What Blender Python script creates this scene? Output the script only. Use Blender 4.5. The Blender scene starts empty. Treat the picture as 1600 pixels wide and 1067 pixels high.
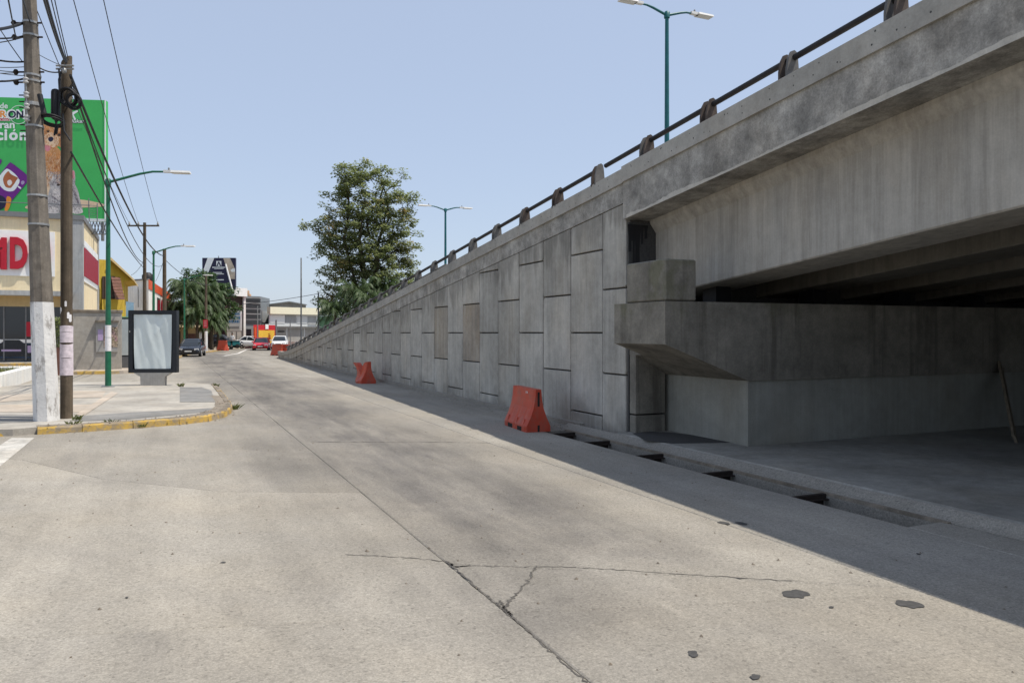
import bpy, bmesh, math, random
from mathutils import Vector, Matrix, Euler

R = math.radians
random.seed(7)
scene = bpy.context.scene
COL = scene.collection

# ------------------------------------------------------------------ camera, sky, sun, exposure
# world axes: +Y runs along the road and the ramp wall, +X across it to the right, metres
CAM_H = 1.9
YAW = 24.12
FPX = 1200.0            # focal length in pixels of the 1600 px wide photograph
HORIZON = 520.0
cam = bpy.data.cameras.new('camera')
cam_o = bpy.data.objects.new('camera', cam)
COL.objects.link(cam_o)
cam.sensor_width = 36.0
cam.lens = FPX / 1600 * 36
cam.shift_y = -(1067 / 2 - HORIZON) / 1600
cam.clip_start = 0.05
cam.clip_end = 4000
cam_o.location = (0, 0, CAM_H)
cam_o.rotation_euler = (R(90), 0, R(-YAW))
scene.camera = cam_o

SUN_ELEV = 64.4
SUN_AZ = math.atan2(0.86, -0.51)     # direction to the sun, measured from +Y towards +X
world = bpy.data.worlds.new('World')
scene.world = world
world.use_nodes = True
wn = world.node_tree
wn.nodes.clear()
sky = wn.nodes.new('ShaderNodeTexSky')
sky.sky_type = 'NISHITA'
sky.sun_disc = False
sky.sun_elevation = R(SUN_ELEV)
sky.sun_rotation = SUN_AZ
sky.altitude = 0
sky.air_density = 1.0
sky.dust_density = 1.0
sky.ozone_density = 1.0
bg = wn.nodes.new('ShaderNodeBackground')
bg.inputs['Strength'].default_value = 0.15
wo = wn.nodes.new('ShaderNodeOutputWorld')
hz = wn.nodes.new('ShaderNodeMix')           # thin summer haze: the clear sky paled by an even veil
hz.data_type = 'RGBA'
hz.inputs[0].default_value = 0.78
hz.inputs[7].default_value = (1.84, 2.13, 2.72, 1)
wn.links.new(sky.outputs[0], hz.inputs[6])
wn.links.new(hz.outputs[2], bg.inputs[0])
wn.links.new(bg.outputs[0], wo.inputs[0])

sun = bpy.data.lights.new('sun', 'SUN')
sun.energy = 2.9
sun.angle = R(0.55)
sun.color = (1.0, 0.94, 0.84)
sun_o = bpy.data.objects.new('sun', sun)
COL.objects.link(sun_o)
sd = Vector((math.sin(SUN_AZ) * math.cos(R(SUN_ELEV)), math.cos(SUN_AZ) * math.cos(R(SUN_ELEV)), math.sin(R(SUN_ELEV))))
sun_o.rotation_euler = sd.to_track_quat('Z', 'Y').to_euler()
sun_o.location = sd * 60

scene.view_settings.view_transform = 'Standard'
scene.view_settings.look = 'None'
scene.view_settings.exposure = 0.75
scene.view_settings.gamma = 1.0
scene.view_settings.use_curve_mapping = False
scene.render.engine = 'CYCLES'
scene.cycles.max_bounces = 8
scene.cycles.diffuse_bounces = 4
scene.cycles.transparent_max_bounces = 12

# ------------------------------------------------------------------ survey helpers (photo pixel -> place)
CA, SA = math.cos(R(YAW)), math.sin(R(YAW))


def W(px, py, d):
    """world point seen at a photo pixel, d metres in front of the camera"""
    u = (px - 800) / FPX
    v = (HORIZON - py) / FPX
    return Vector((d * (SA + u * CA), d * (CA - u * SA), CAM_H + v * d))


def onY0(px, Y):
    u = (px - 800) / FPX
    return Y / (CA - u * SA) * (SA + u * CA)


def G(px, py, z=0.0):
    return W(px, py, (CAM_H - z) * FPX / (py - HORIZON))


def GX(px, d, z=0.0):
    p = W(px, HORIZON, d)
    return Vector((p.x, p.y, z))


# ------------------------------------------------------------------ mesh builder
class MB:
    def __init__(self):
        self.v, self.f, self.m, self.s, self.uv = [], [], [], [], None

    def add(self, verts, faces, mat=0, smooth=False):
        b = len(self.v)
        self.v += [tuple(p) for p in verts]
        for f in faces:
            self.f.append(tuple(i + b for i in f))
            self.m.append(mat)
            self.s.append(smooth)
        return self

    def box(self, a, b, mat=0, bev=0.0):
        x0, y0, z0 = [min(a[i], b[i]) for i in range(3)]
        x1, y1, z1 = [max(a[i], b[i]) for i in range(3)]
        if bev <= 0:
            vs = [(x, y, z) for z in (z0, z1) for y in (y0, y1) for x in (x0, x1)]
            return self.add(vs, [(0, 2, 3, 1), (4, 5, 7, 6), (0, 1, 5, 4), (2, 6, 7, 3), (0, 4, 6, 2), (1, 3, 7, 5)], mat)
        e = min(bev, (x1 - x0) * .45, (y1 - y0) * .45, (z1 - z0) * .45)
        def ring(ins, z):
            a0, a1, b0, b1 = x0 + ins, x1 - ins, y0 + ins, y1 - ins
            c = e if ins == 0 else e * .3
            return [(a0 + c, b0, z), (a1 - c, b0, z), (a1, b0 + c, z), (a1, b1 - c, z), (a1 - c, b1, z), (a0 + c, b1, z), (a0, b1 - c, z), (a0, b0 + c, z)]
        self.loft([ring(e, z0), ring(0, z0 + e), ring(0, z1 - e), ring(e, z1)], mat, cap=True)
        return self

    def obox(self, c, half, ux, uy, uz, mat=0):
        c = Vector(c)
        vs = []
        for k in (-1, 1):
            for j in (-1, 1):
                for i in (-1, 1):
                    vs.append(c + ux * (i * half[0]) + uy * (j * half[1]) + uz * (k * half[2]))
        return self.add(vs, [(0, 2, 3, 1), (4, 5, 7, 6), (0, 1, 5, 4), (2, 6, 7, 3), (0, 4, 6, 2), (1, 3, 7, 5)], mat)

    def loft(self, rings, mat=0, cap=False, smooth=False, closed=True):
        n = len(rings[0])
        vs = [p for r in rings for p in r]
        fs = []
        for k in range(len(rings) - 1):
            for i in range(n if closed else n - 1):
                j = (i + 1) % n
                fs.append((k * n + i, k * n + j, (k + 1) * n + j, (k + 1) * n + i))
        self.add(vs, fs, mat, smooth)
        if cap:
            self.add(rings[0], [tuple(range(n))[::-1]], mat)
            self.add(rings[-1], [tuple(range(n))], mat)
        return self

    def prism(self, poly, ext, mat=0):
        """poly: list of 3D points, ext: extrusion vector"""
        ext = Vector(ext)
        a = [Vector(p) for p in poly]
        b = [p + ext for p in a]
        return self.loft([a, b], mat, cap=True)

    def tube(self, pts, rad, n=8, mat=0, cap=True, smooth=True):
        pts = [Vector(p) for p in pts]
        rads = rad if isinstance(rad, (list, tuple)) else [rad] * len(pts)
        rings = []
        ref = None
        for i, p in enumerate(pts):
            d = (pts[min(i + 1, len(pts) - 1)] - pts[max(i - 1, 0)])
            if d.length < 1e-9:
                d = Vector((0, 0, 1))
            d.normalize()
            if ref is None:
                ref = Vector((1, 0, 0)) if abs(d.x) < .8 else Vector((0, 1, 0))
            a = (ref - d * ref.dot(d)).normalized()
            b = d.cross(a)
            ref = a
            rings.append([p + (a * math.cos(2 * math.pi * k / n) + b * math.sin(2 * math.pi * k / n)) * rads[i] for k in range(n)])
        return self.loft(rings, mat, cap=cap, smooth=smooth)

    def lathe(self, prof, c=(0, 0, 0), n=16, axis='Z', mat=0, smooth=True):
        c = Vector(c)
        rings = []
        for (r, z) in prof:
            ring = []
            for k in range(n):
                a = 2 * math.pi * k / n
                p = (r * math.cos(a), r * math.sin(a), z)
                if axis == 'X':
                    p = (p[2], p[0], p[1])
                elif axis == 'Y':
                    p = (p[1], p[2], p[0])
                ring.append(c + Vector(p))
            rings.append(ring)
        return self.loft(rings, mat, cap=True, smooth=smooth)

    def build(self, name, mats, parent=None, local=False, tint=None):
        me = bpy.data.meshes.new(name)
        off = Vector((0, 0, 0))
        if parent is not None and not local:
            r = parent
            while r is not None:
                off = off + r.location
                r = r.parent
        if off.length > 0:
            vs = [(a - off.x, b - off.y, c - off.z) for a, b, c in self.v]
        else:
            vs = self.v
        me.from_pydata(vs, [], self.f)
        if not isinstance(mats, (list, tuple)):
            mats = [mats]
        for m in mats:
            me.materials.append(m)
        if len(mats) > 1:
            me.polygons.foreach_set('material_index', self.m)
        if any(self.s):
            me.polygons.foreach_set('use_smooth', self.s)
        if tint is not None:
            at = me.attributes.new('tint', 'FLOAT', 'FACE')
            at.data.foreach_set('value', tint)
        me.update()
        o = bpy.data.objects.new(name, me)
        COL.objects.link(o)
        if parent is not None:
            o.parent = parent
        return o


def fixn(o):
    bm = bmesh.new()
    bm.from_mesh(o.data)
    bmesh.ops.recalc_face_normals(bm, faces=bm.faces)
    bm.to_mesh(o.data)
    bm.free()
    return o


def tag(o, label=None, cat=None, group=None, kind=None):
    if label:
        o['label'] = label
    if cat:
        o['category'] = cat
    if group:
        o['group'] = group
    if kind:
        o['kind'] = kind
    return o


def thing(name, loc, label, cat, group=None, rz=0.0):
    o = bpy.data.objects.new(name, None)
    o.empty_display_size = .3
    COL.objects.link(o)
    o.location = loc
    o.rotation_euler = (0, 0, rz)
    return tag(o, label, cat, group)


def kids(o):
    return [c for c in bpy.data.objects if c.parent == o]


def copy_tree(o, parent=None):
    c = o.copy()
    COL.objects.link(c)
    c.parent = parent
    for k in kids(o):
        copy_tree(k, c)
    return c


# ------------------------------------------------------------------ materials
class NT:
    def __init__(self, name):
        self.mat = bpy.data.materials.new(name)
        self.mat.use_nodes = True
        self.t = self.mat.node_tree
        self.t.nodes.clear()
        self.out = self.t.nodes.new('ShaderNodeOutputMaterial')
        self.b = self.t.nodes.new('ShaderNodeBsdfPrincipled')
        self.t.links.new(self.b.outputs[0], self.out.inputs[0])
        tc = self.t.nodes.new('ShaderNodeTexCoord')
        self.obj = tc.outputs['Object']

    def link(self, a, b):
        self.t.links.new(a, b)

    def set(self, sock, val):
        if hasattr(val, 'is_output') or isinstance(val, bpy.types.NodeSocket):
            self.link(val, sock)
        else:
            sock.default_value = val

    def mapping(self, scale=(1, 1, 1), rot=(0, 0, 0), loc=(0, 0, 0), src=None):
        n = self.t.nodes.new('ShaderNodeMapping')
        self.link(src or self.obj, n.inputs['Vector'])
        n.inputs['Scale'].default_value = scale
        n.inputs['Rotation'].default_value = rot
        n.inputs['Location'].default_value = loc
        return n.outputs[0]

    def noise(self, scale, detail=4, rough=.55, vec=None, dist=0.0):
        n = self.t.nodes.new('ShaderNodeTexNoise')
        self.link(vec or self.obj, n.inputs['Vector'])
        n.inputs['Scale'].default_value = scale
        n.inputs['Detail'].default_value = detail
        n.inputs['Roughness'].default_value = rough
        n.inputs['Distortion'].default_value = dist
        return n.outputs['Fac']

    def voro(self, scale, vec=None, feature='F1', out='Distance'):
        n = self.t.nodes.new('ShaderNodeTexVoronoi')
        n.feature = feature
        self.link(vec or self.obj, n.inputs['Vector'])
        n.inputs['Scale'].default_value = scale
        return n.outputs[out]

    def rng(self, v, a, b, c=0.0, d=1.0):
        n = self.t.nodes.new('ShaderNodeMapRange')
        n.clamp = True
        self.set(n.inputs['Value'], v)
        n.inputs['From Min'].default_value = a
        n.inputs['From Max'].default_value = b
        n.inputs['To Min'].default_value = c
        n.inputs['To Max'].default_value = d
        return n.outputs[0]

    def math(self, op, a, b=0.0):
        n = self.t.nodes.new('ShaderNodeMath')
        n.operation = op
        self.set(n.inputs[0], a)
        self.set(n.inputs[1], b)
        return n.outputs[0]

    def mix(self, fac, a, b, mode='MIX'):
        n = self.t.nodes.new('ShaderNodeMix')
        n.data_type = 'RGBA'
        n.blend_type = mode
        self.set(n.inputs['Factor'], fac)
        self.set(n.inputs['A'] if False else n.inputs[6], a if not isinstance(a, tuple) else (*a[:3], 1))
        self.set(n.inputs[7], b if not isinstance(b, tuple) else (*b[:3], 1))
        return n.outputs[2]

    def scale_col(self, col, f):
        """multiply a colour by a scalar socket"""
        n = self.t.nodes.new('ShaderNodeVectorMath')
        n.operation = 'SCALE'
        self.set(n.inputs[0], col if not isinstance(col, tuple) else col[:3])
        self.set(n.inputs['Scale'], f)
        return n.outputs[0]

    def sep(self):
        n = self.t.nodes.new('ShaderNodeSeparateXYZ')
        self.link(self.obj, n.inputs[0])
        return n.outputs

    def rand(self):
        n = self.t.nodes.new('ShaderNodeObjectInfo')
        return n.outputs['Random']

    def bump(self, h, strength=.3, dist=.01):
        n = self.t.nodes.new('ShaderNodeBump')
        n.inputs['Strength'].default_value = strength
        n.inputs['Distance'].default_value = dist
        self.set(n.inputs['Height'], h)
        self.link(n.outputs[0], self.b.inputs['Normal'])

    def done(self, col, rough=.8, metal=0.0, spec=.3):
        self.set(self.b.inputs['Base Color'], col if not isinstance(col, tuple) else (*col[:3], 1))
        self.set(self.b.inputs['Roughness'], rough)
        self.b.inputs['Metallic'].default_value = metal
        self.b.inputs['Specular IOR Level'].default_value = spec
        return self.mat


def plain(name, col, rough=.6, metal=0.0, var=.12, scale=6.0, spec=.35, dirt=0.0):
    n = NT(name)
    f = n.rng(n.noise(scale, 5), .25, .75, 1 - var, 1 + var)
    c = n.scale_col(col, f)
    if dirt > 0:
        d = n.rng(n.noise(1.7, 6, .6), .45, .75, 0, dirt)
        c = n.mix(d, c, (.16, .14, .12))
    return n.done(c, rough, metal, spec)


def concrete(name, col, var=.22, streak=.2, big=.6, fine=.12, objvar=.12, rough=.85, topstain=False, brown=0.0, board=0.0):
    n = NT(name)
    f = n.rng(n.noise(big, 6, .6), .3, .7, 1 - var, 1 + var)
    f = n.math('MULTIPLY', f, n.rng(n.noise(38, 4, .7), .25, .75, 1 - fine, 1 + fine))
    f = n.math('MULTIPLY', f, n.rng(n.noise(5.5, 5, .65), .3, .7, 1 - fine, 1 + fine))
    if streak:
        sv = n.mapping((5.5, 5.5, .32))
        s = n.rng(n.noise(1.3, 6, .7, sv), .32, .68, 1 - streak, 1 + streak * .6)
        f = n.math('MULTIPLY', f, s)
        sv2 = n.mapping((22, 22, .7))
        f = n.math('MULTIPLY', f, n.rng(n.noise(1.2, 4, .6, sv2), .3, .7, 1 - streak * .22, 1 + streak * .15))
    if objvar:
        f = n.math('MULTIPLY', f, n.rng(n.rand(), 0, 1, 1 - objvar, 1 + objvar))
    c = n.scale_col(col, f)
    warm = n.rng(n.noise(.9, 5, .6, n.mapping((1, 1, .6), loc=(7, 3, 1))), .45, .8, 0, .35 + brown)
    c = n.mix(warm, c, n.scale_col((col[0] * 1.0, col[1] * .86, col[2] * .68), f))
    if brown:
        bv = n.rng(n.noise(1.6, 6, .7, n.mapping((3, 3, .5), loc=(2, 1, 5))), .3, .65, .15, brown)
        c = n.mix(bv, c, n.scale_col((.27, .175, .10), f))
    if topstain:
        xyz = n.sep()
        # distance below the sloping top edge of the ramp
        d = n.math('SUBTRACT', n.math('ADD', n.math('MULTIPLY', xyz[1], -.1), 4.893), xyz[2])
        run = n.rng(n.noise(1.0, 5, .7, n.mapping((2.4, 2.4, .25))), .3, .7, -.55, .55)
        st = n.rng(n.math('ADD', d, run), .85, 1.15, .75, 0)
        c = n.mix(st, c, n.scale_col((col[0] * .62, col[1] * .61, col[2] * .6), f))
        pale = n.rng(n.noise(1.2, 5, .7, n.mapping((3.1, 3.1, .2), loc=(4, 9, 2))), .54, .70, 0, .5)
        c = n.mix(pale, c, (col[0] * 1.35, col[1] * 1.36, col[2] * 1.38))
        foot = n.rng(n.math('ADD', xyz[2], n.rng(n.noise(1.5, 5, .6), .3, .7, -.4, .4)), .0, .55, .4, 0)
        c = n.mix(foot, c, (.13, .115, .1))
    h = n.math('ADD', n.noise(60, 4, .7), n.math('MULTIPLY', n.noise(7, 5, .6), .8))
    pits = n.rng(n.voro(16), .0, .12, -.6, 0)
    h = n.math('ADD', h, pits)
    n.bump(h, .35, .006)
    return n.done(c, rough, 0, .25)


def road_mat(name, col, seed):
    n = NT(name)
    f = n.rng(n.noise(.5, 7, .66, n.mapping((1, .55, 1), loc=(seed, seed * .7, 0))), .3, .7, .82, 1.15)
    tv = n.mapping((1.1, .07, 1), rot=(0, 0, R(-2)), loc=(seed, 0, 0))
    f = n.math('MULTIPLY', f, n.rng(n.noise(1.0, 5, .6, tv), .32, .68, .87, 1.09))
    tv2 = n.mapping((4.0, .25, 1), rot=(0, 0, R(3)), loc=(seed, 3, 0))
    f = n.math('MULTIPLY', f, n.rng(n.noise(1.3, 6, .7, tv2), .3, .7, .955, 1.04))
    f = n.math('MULTIPLY', f, n.rng(n.noise(3.2, 6, .75), .3, .7, .95, 1.05))
    f = n.math('MULTIPLY', f, n.rng(n.noise(70, 4, .8), .3, .7, .70, 1.3))
    f = n.math('MULTIPLY', f, n.rng(n.noise(28, 3, .7), .3, .7, .88, 1.12))
    agg = n.t.nodes.new('ShaderNodeTexVoronoi')
    n.link(n.obj, agg.inputs['Vector'])
    agg.inputs['Scale'].default_value = 58
    sepc = n.t.nodes.new('ShaderNodeSeparateColor')
    n.link(agg.outputs['Color'], sepc.inputs[0])
    f = n.math('MULTIPLY', f, n.rng(sepc.outputs[0], 0, 1, .90, 1.10))
    chip = n.rng(sepc.outputs[1], .93, .96, 1, .78)
    f = n.math('MULTIPLY', f, chip)
    f = n.math('MULTIPLY', f, n.rng(n.rand(), 0, 1, .97, 1.03))
    c = n.scale_col(col, f)
    warm = n.rng(n.noise(.5, 4, .6, n.mapping(loc=(9, 2, 0))), .4, .7, 0, .4)
    c = n.mix(warm, c, n.scale_col((col[0] * 1.02, col[1] * .96, col[2] * .86), f))
    # small oil drips and pock marks
    sp = n.rng(n.voro(2.3), .02, .045, .7, 0)
    c = n.mix(n.math('MULTIPLY', sp, n.rng(n.noise(.9, 3), .5, .6)), c, (.06, .055, .05))
    sp2 = n.rng(n.voro(7.1), .02, .06, .5, 0)
    c = n.mix(n.math('MULTIPLY', sp2, n.rng(n.noise(1.3, 3), .52, .6)), c, (.09, .08, .07))
    xyz = n.sep()
    # traffic film: rubber and drips darkening the middle of the lane, broken up by noise
    off = n.math('ABSOLUTE', n.math('SUBTRACT', n.math('ADD', xyz[0], n.rng(n.noise(.25, 3, .5), .3, .7, -.7, .7)), 3.15))
    film = n.math('MULTIPLY', n.rng(off, .5, 2.5, .95, 0), n.rng(n.math('ADD', xyz[1], n.rng(n.noise(.5, 4, .6), .3, .7, -2.5, 2.5)), 4.0, 8.5, .10, 1))
    film = n.math('MULTIPLY', film, n.rng(n.noise(.9, 6, .7, n.mapping((1.6, .3, 1), loc=(2, 5, 0))), .32, .6, .35, 1.0))
    c = n.mix(film, c, n.scale_col((.135, .125, .115), f))
    # curved tyre tracks of cars turning out of the side street
    rad = n.t.nodes.new('ShaderNodeVectorMath')
    rad.operation = 'DISTANCE'
    n.link(n.obj, rad.inputs[0])
    rad.inputs[1].default_value = (-13.5, -1.0, 0)
    trk = n.noise(2.4, 5, .65, None)
    ringv = n.t.nodes.new('ShaderNodeCombineXYZ')
    n.link(rad.outputs['Value'], ringv.inputs[0])
    n.link(n.math('MULTIPLY', xyz[0], .06), ringv.inputs[1])
    tr = n.rng(n.noise(.9, 5, .65, ringv.outputs[0]), .50, .70, 0, .30)
    tr = n.math('MULTIPLY', tr, n.rng(xyz[0], 1.2, 2.6, 1, 0))
    c = n.mix(tr, c, n.scale_col((.16, .148, .132), f))
    oil = n.rng(n.noise(.8, 6, .65, n.mapping((1, .22, 1), loc=(3 + seed, 1, 0))), .56, .74, 0, .4)
    c = n.mix(oil, c, (.13, .12, .115))
    h = n.math('ADD', n.noise(120, 3, .7), n.math('MULTIPLY', n.noise(22, 4, .6), 1.3))
    n.bump(h, .55, .008)
    return n.done(c, .9, 0, .2)


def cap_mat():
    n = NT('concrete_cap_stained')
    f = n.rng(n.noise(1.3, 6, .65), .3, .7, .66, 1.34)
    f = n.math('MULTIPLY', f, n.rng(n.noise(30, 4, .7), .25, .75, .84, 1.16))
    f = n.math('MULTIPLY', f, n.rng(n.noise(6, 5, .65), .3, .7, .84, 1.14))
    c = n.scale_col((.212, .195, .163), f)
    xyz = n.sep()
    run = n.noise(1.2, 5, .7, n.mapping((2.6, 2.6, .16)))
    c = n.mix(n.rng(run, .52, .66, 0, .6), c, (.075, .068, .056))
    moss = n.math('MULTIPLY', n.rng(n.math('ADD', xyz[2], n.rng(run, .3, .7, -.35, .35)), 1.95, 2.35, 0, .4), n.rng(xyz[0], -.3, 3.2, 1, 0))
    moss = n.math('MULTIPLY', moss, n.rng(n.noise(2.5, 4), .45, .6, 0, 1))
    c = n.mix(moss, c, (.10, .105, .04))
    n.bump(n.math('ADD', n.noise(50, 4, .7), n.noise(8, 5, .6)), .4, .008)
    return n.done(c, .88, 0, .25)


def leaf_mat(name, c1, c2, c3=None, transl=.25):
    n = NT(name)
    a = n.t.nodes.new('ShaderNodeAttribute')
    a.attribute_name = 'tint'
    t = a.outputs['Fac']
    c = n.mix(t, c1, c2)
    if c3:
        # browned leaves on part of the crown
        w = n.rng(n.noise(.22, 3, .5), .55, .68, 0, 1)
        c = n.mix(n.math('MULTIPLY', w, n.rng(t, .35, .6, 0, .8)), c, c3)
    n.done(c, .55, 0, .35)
    tr = n.t.nodes.new('ShaderNodeBsdfTranslucent')
    n.link(c, tr.inputs['Color'])
    ms = n.t.nodes.new('ShaderNodeMixShader')
    ms.inputs[0].default_value = transl
    n.link(n.b.outputs[0], ms.inputs[1])
    n.link(tr.outputs[0], ms.inputs[2])
    n.link(ms.outputs[0], n.out.inputs[0])
    return n.mat


def glass_mat(name, col=(.02, .025, .03), rough=.06):
    n = NT(name)
    n.done(col, rough, 0, .7)
    return n.mat


M = {}
M['wall'] = concrete('concrete_panel', (.415, .395, .35), .22, .17, .9, .12, .12, topstain=True)
M['wall_brown'] = concrete('concrete_panel_rusty', (.38, .358, .312), .24, .2, .9, .14, .05, topstain=True, brown=.40)
M['wall_tan'] = concrete('concrete_panel_tan', (.375, .35, .30), .2, .2, .9, .12, .05, topstain=True, brown=.12)
M['beam'] = concrete('concrete_cast', (.32, .305, .275), .40, .12, 1.7, .3, .05)
M['coping'] = concrete('concrete_coping', (.36, .345, .31), .16, .05, 1.2, .12, .06)
M['drip'] = concrete('concrete_drip_edge', (.50, .475, .42), .1, 0, 1.5, .12, 0)
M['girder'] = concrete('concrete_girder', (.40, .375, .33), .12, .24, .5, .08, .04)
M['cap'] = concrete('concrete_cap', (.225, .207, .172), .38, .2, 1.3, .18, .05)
M['block'] = concrete('concrete_block', (.29, .286, .252), .15, .12, .8, .08, .04)
M['girder_in'] = concrete('concrete_girder_shaded', (.20, .185, .155), .2, .2, .6, .1, .04)  # inner girders: shade under the deck put into a darker girder colour
M['pave'] = concrete('concrete_pavement', (.35, .325, .285), .22, 0, .8, .15, .05)
M['pave_pink'] = concrete('concrete_pavement_pink', (.40, .345, .285), .2, 0, .8, .13, .05)
M['pave_dark'] = concrete('asphalt_patch', (.20, .195, .185), .2, 0, 1.0, .14, .05)
M['pave_under'] = concrete('concrete_underpass', (.26, .25, .225), .28, 0, .5, .16, .05)
M['road'] = road_mat('road_concrete', (.305, .281, .242), 0)
M['road_grey'] = road_mat('road_concrete_grey', (.268, .249, .219), 4.3)
M['road_lane'] = road_mat('road_concrete_lane', (.222, .205, .181), 6.6)
M['road_light'] = road_mat('road_concrete_light', (.318, .293, .252), 8.1)
M['gutter'] = road_mat('road_gutter', (.30, .279, .244), 12.0)
M['dark'] = plain('joint_dark', (.028, .026, .024), .95)
M['joint'] = plain('joint_fill', (.10, .092, .082), .95, var=.4, scale=20)
M['tar_and_shade'] = plain('tar_and_shade', (.062, .060, .058), .8, var=.3, scale=30)  # tar spots; also the painted shade of the abutment back wall
M['ground'] = concrete('ground_dust', (.25, .23, .20), .25, 0, .2, .14, 0)
M['rust'] = plain('rusty_steel', (.030, .022, .018), .75, .3, .4, 9)
M['rail'] = plain('weathered_rail', (.030, .028, .030), .6, .4, .35, 7)
M['post_grey'] = plain('railing_post_grey', (.13, .125, .12), .7, .2, .3, 9)
M['post_rust'] = plain('railing_post_rust', (.085, .066, .056), .8, .2, .4, 9)
M['green_paint'] = plain('green_paint', (.012, .12, .062), .42, .0, .2, 5, dirt=.15)
M['teal_paint'] = plain('teal_paint', (.010, .105, .115), .42, .0, .2, 5)
M['lamp_white'] = plain('lamp_white', (.70, .69, .66), .4)
M['lens'] = plain('lamp_lens', (.62, .62, .58), .2)
M['yellow'] = concrete('yellow_kerb_paint', (.62, .40, .085), .3, 0, 1.5, .35, .05)
M['kerb'] = concrete('kerb_concrete', (.20, .17, .135), .3, 0, 2.0, .25, .08)
M['white_paint'] = concrete('old_white_paint', (.72, .70, .67), .12, .18, 1.3, .12, 0)
M['pole_conc'] = concrete('pole_concrete', (.165, .145, .122), .28, .3, 1.2, .22, .06)
M['wood'] = concrete('pole_wood', (.115, .090, .064), .25, .5, 1.2, .2, .08)
M['galv'] = plain('galvanised', (.36, .36, .35), .5, .6, .25)
M['ceramic'] = plain('ceramic_grey', (.42, .41, .40), .35)
M['black'] = plain('black_rubber', (.014, .014, .016), .55)
M['paper'] = plain('paper_flyer', (.66, .58, .62), .85, var=.25, scale=14)
M['paper_white'] = plain('paper_white', (.74, .72, .72), .85, var=.15, scale=12)
M['cream'] = concrete('cream_paint', (.78, .66, .44), .07, .08, .6, .05, 0)
M['ochre'] = concrete('ochre_paint', (.55, .42, .22), .1, .08, .6, .05, 0)
M['grey_paint'] = concrete('grey_paint', (.36, .37, .37), .1, .15, .6, .08, .06)
M['grey_dark'] = plain('grey_trim', (.17, .175, .18), .6)
M['white'] = plain('white_board', (.80, .80, .78), .5, var=.05)
M['white_wall'] = concrete('white_wall', (.76, .75, .71), .08, .16, .7, .06, 0)
M['red'] = plain('sign_red', (.42, .012, .028), .4, var=.08)
M['crimson'] = plain('crimson_sheet', (.30, .018, .034), .5, var=.1)
M['glass'] = glass_mat('dark_glass', (.018, .022, .026))
M['glass_blue'] = plain('printed_blue', (.02, .04, .075), .15, var=.5, scale=1.5)
M['frame'] = plain('charcoal_metal', (.018, .021, .026), .45, .2)
M['poster_blank'] = None
M['stone_grey'] = concrete('grey_stand', (.34, .33, .31), .1, .08, 1.2, .08, 0)
M['billgreen'] = plain('billboard_green', (.06, .46, .11), .55, var=.05, scale=1.2)
M['print_white'] = plain('print_white', (.80, .82, .80), .55, var=.02)
M['orange'] = plain('print_orange', (.80, .28, .03), .55)
M['navy'] = plain('print_navy', (.018, .018, .05), .5)
M['purple'] = plain('print_purple', (.16, .018, .22), .5)
M['purple_l'] = plain('print_lilac', (.42, .32, .50), .5)
M['fur_gold'] = plain('print_fur_gold', (.62, .30, .115), .6, var=.3, scale=2.5)
M['fur_light'] = plain('print_fur_light', (.80, .58, .38), .6, var=.15, scale=3)
M['fur_dark'] = plain('print_fur_rust', (.42, .13, .05), .6, var=.25, scale=3)
M['fur_white'] = plain('print_fur_white', (.78, .70, .64), .6, var=.1, scale=3)
M['fur_grey'] = plain('print_fur_grey', (.50, .46, .44), .6, var=.25, scale=4)
M['fur_stripe'] = plain('print_fur_stripe', (.22, .18, .19), .6, var=.3, scale=4)
M['pink'] = plain('print_pink', (.70, .25, .28), .6)
M['barrier'] = None
M['car_black'] = plain('car_black', (.012, .014, .020), .22, .2, .05, spec=.6)
M['car_red'] = plain('car_red', (.55, .012, .022), .25, .0, .05, spec=.6)
M['car_white'] = plain('car_white', (.78, .79, .80), .25, .0, .04, spec=.6)
M['tyre'] = plain('tyre', (.016, .016, .016), .85)
M['rim'] = plain('rim', (.42, .42, .43), .35, .7)
M['headlight'] = plain('headlight', (.62, .64, .66), .12, .3)
M['plate'] = plain('number_plate', (.62, .62, .60), .5)
M['bark'] = concrete('bark', (.085, .068, .05), .3, .4, 1.2, .25, .05)
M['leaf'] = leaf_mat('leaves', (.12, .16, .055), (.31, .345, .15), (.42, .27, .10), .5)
M['leaf_d'] = leaf_mat('leaves_dark', (.022, .058, .016), (.07, .125, .032))
M['palm'] = leaf_mat('palm_leaf', (.024, .052, .017), (.085, .125, .042), transl=.2)
M['grass'] = leaf_mat('grass_blades', (.085, .12, .03), (.22, .23, .075))
M['yellow_house'] = concrete('yellow_house_paint', (.50, .35, .05), .12, .15, .6, .08, 0)
M['tile_brown'] = plain('roof_tile_brown', (.16, .075, .055), .8, var=.3, scale=5)
M['brown_dark'] = plain('dark_wood', (.05, .032, .025), .7)
M['orange_paint'] = plain('orange_paint', (.62, .085, .02), .6, var=.1)
M['grey_bld'] = concrete('grey_building', (.25, .26, .265), .12, .1, .5, .08, 0)
M['grey_clad'] = plain('grey_cladding', (.19, .205, .215), .5, .2, .15)
M['louver'] = plain('louver_dark', (.05, .054, .058), .6)
M['cream_roof'] = plain('cream_roof', (.80, .76, .58), .6, var=.06)
M['shop_white'] = plain('shop_white', (.62, .63, .62), .6, var=.06)
M['shop_red'] = plain('shop_red', (.50, .02, .03), .5)
M['shop_yellow'] = plain('shop_yellow', (.72, .43, .05), .5)
M['green_house'] = plain('green_house_paint', (.13, .26, .16), .7)
M['green_roof'] = plain('green_roof', (.045, .10, .06), .7)
M['sign_blue'] = plain('sign_blue', (.06, .22, .44), .5)
M['banner'] = plain('faded_banner', (.17, .27, .36), .7, var=.35, scale=1.5)
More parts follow.
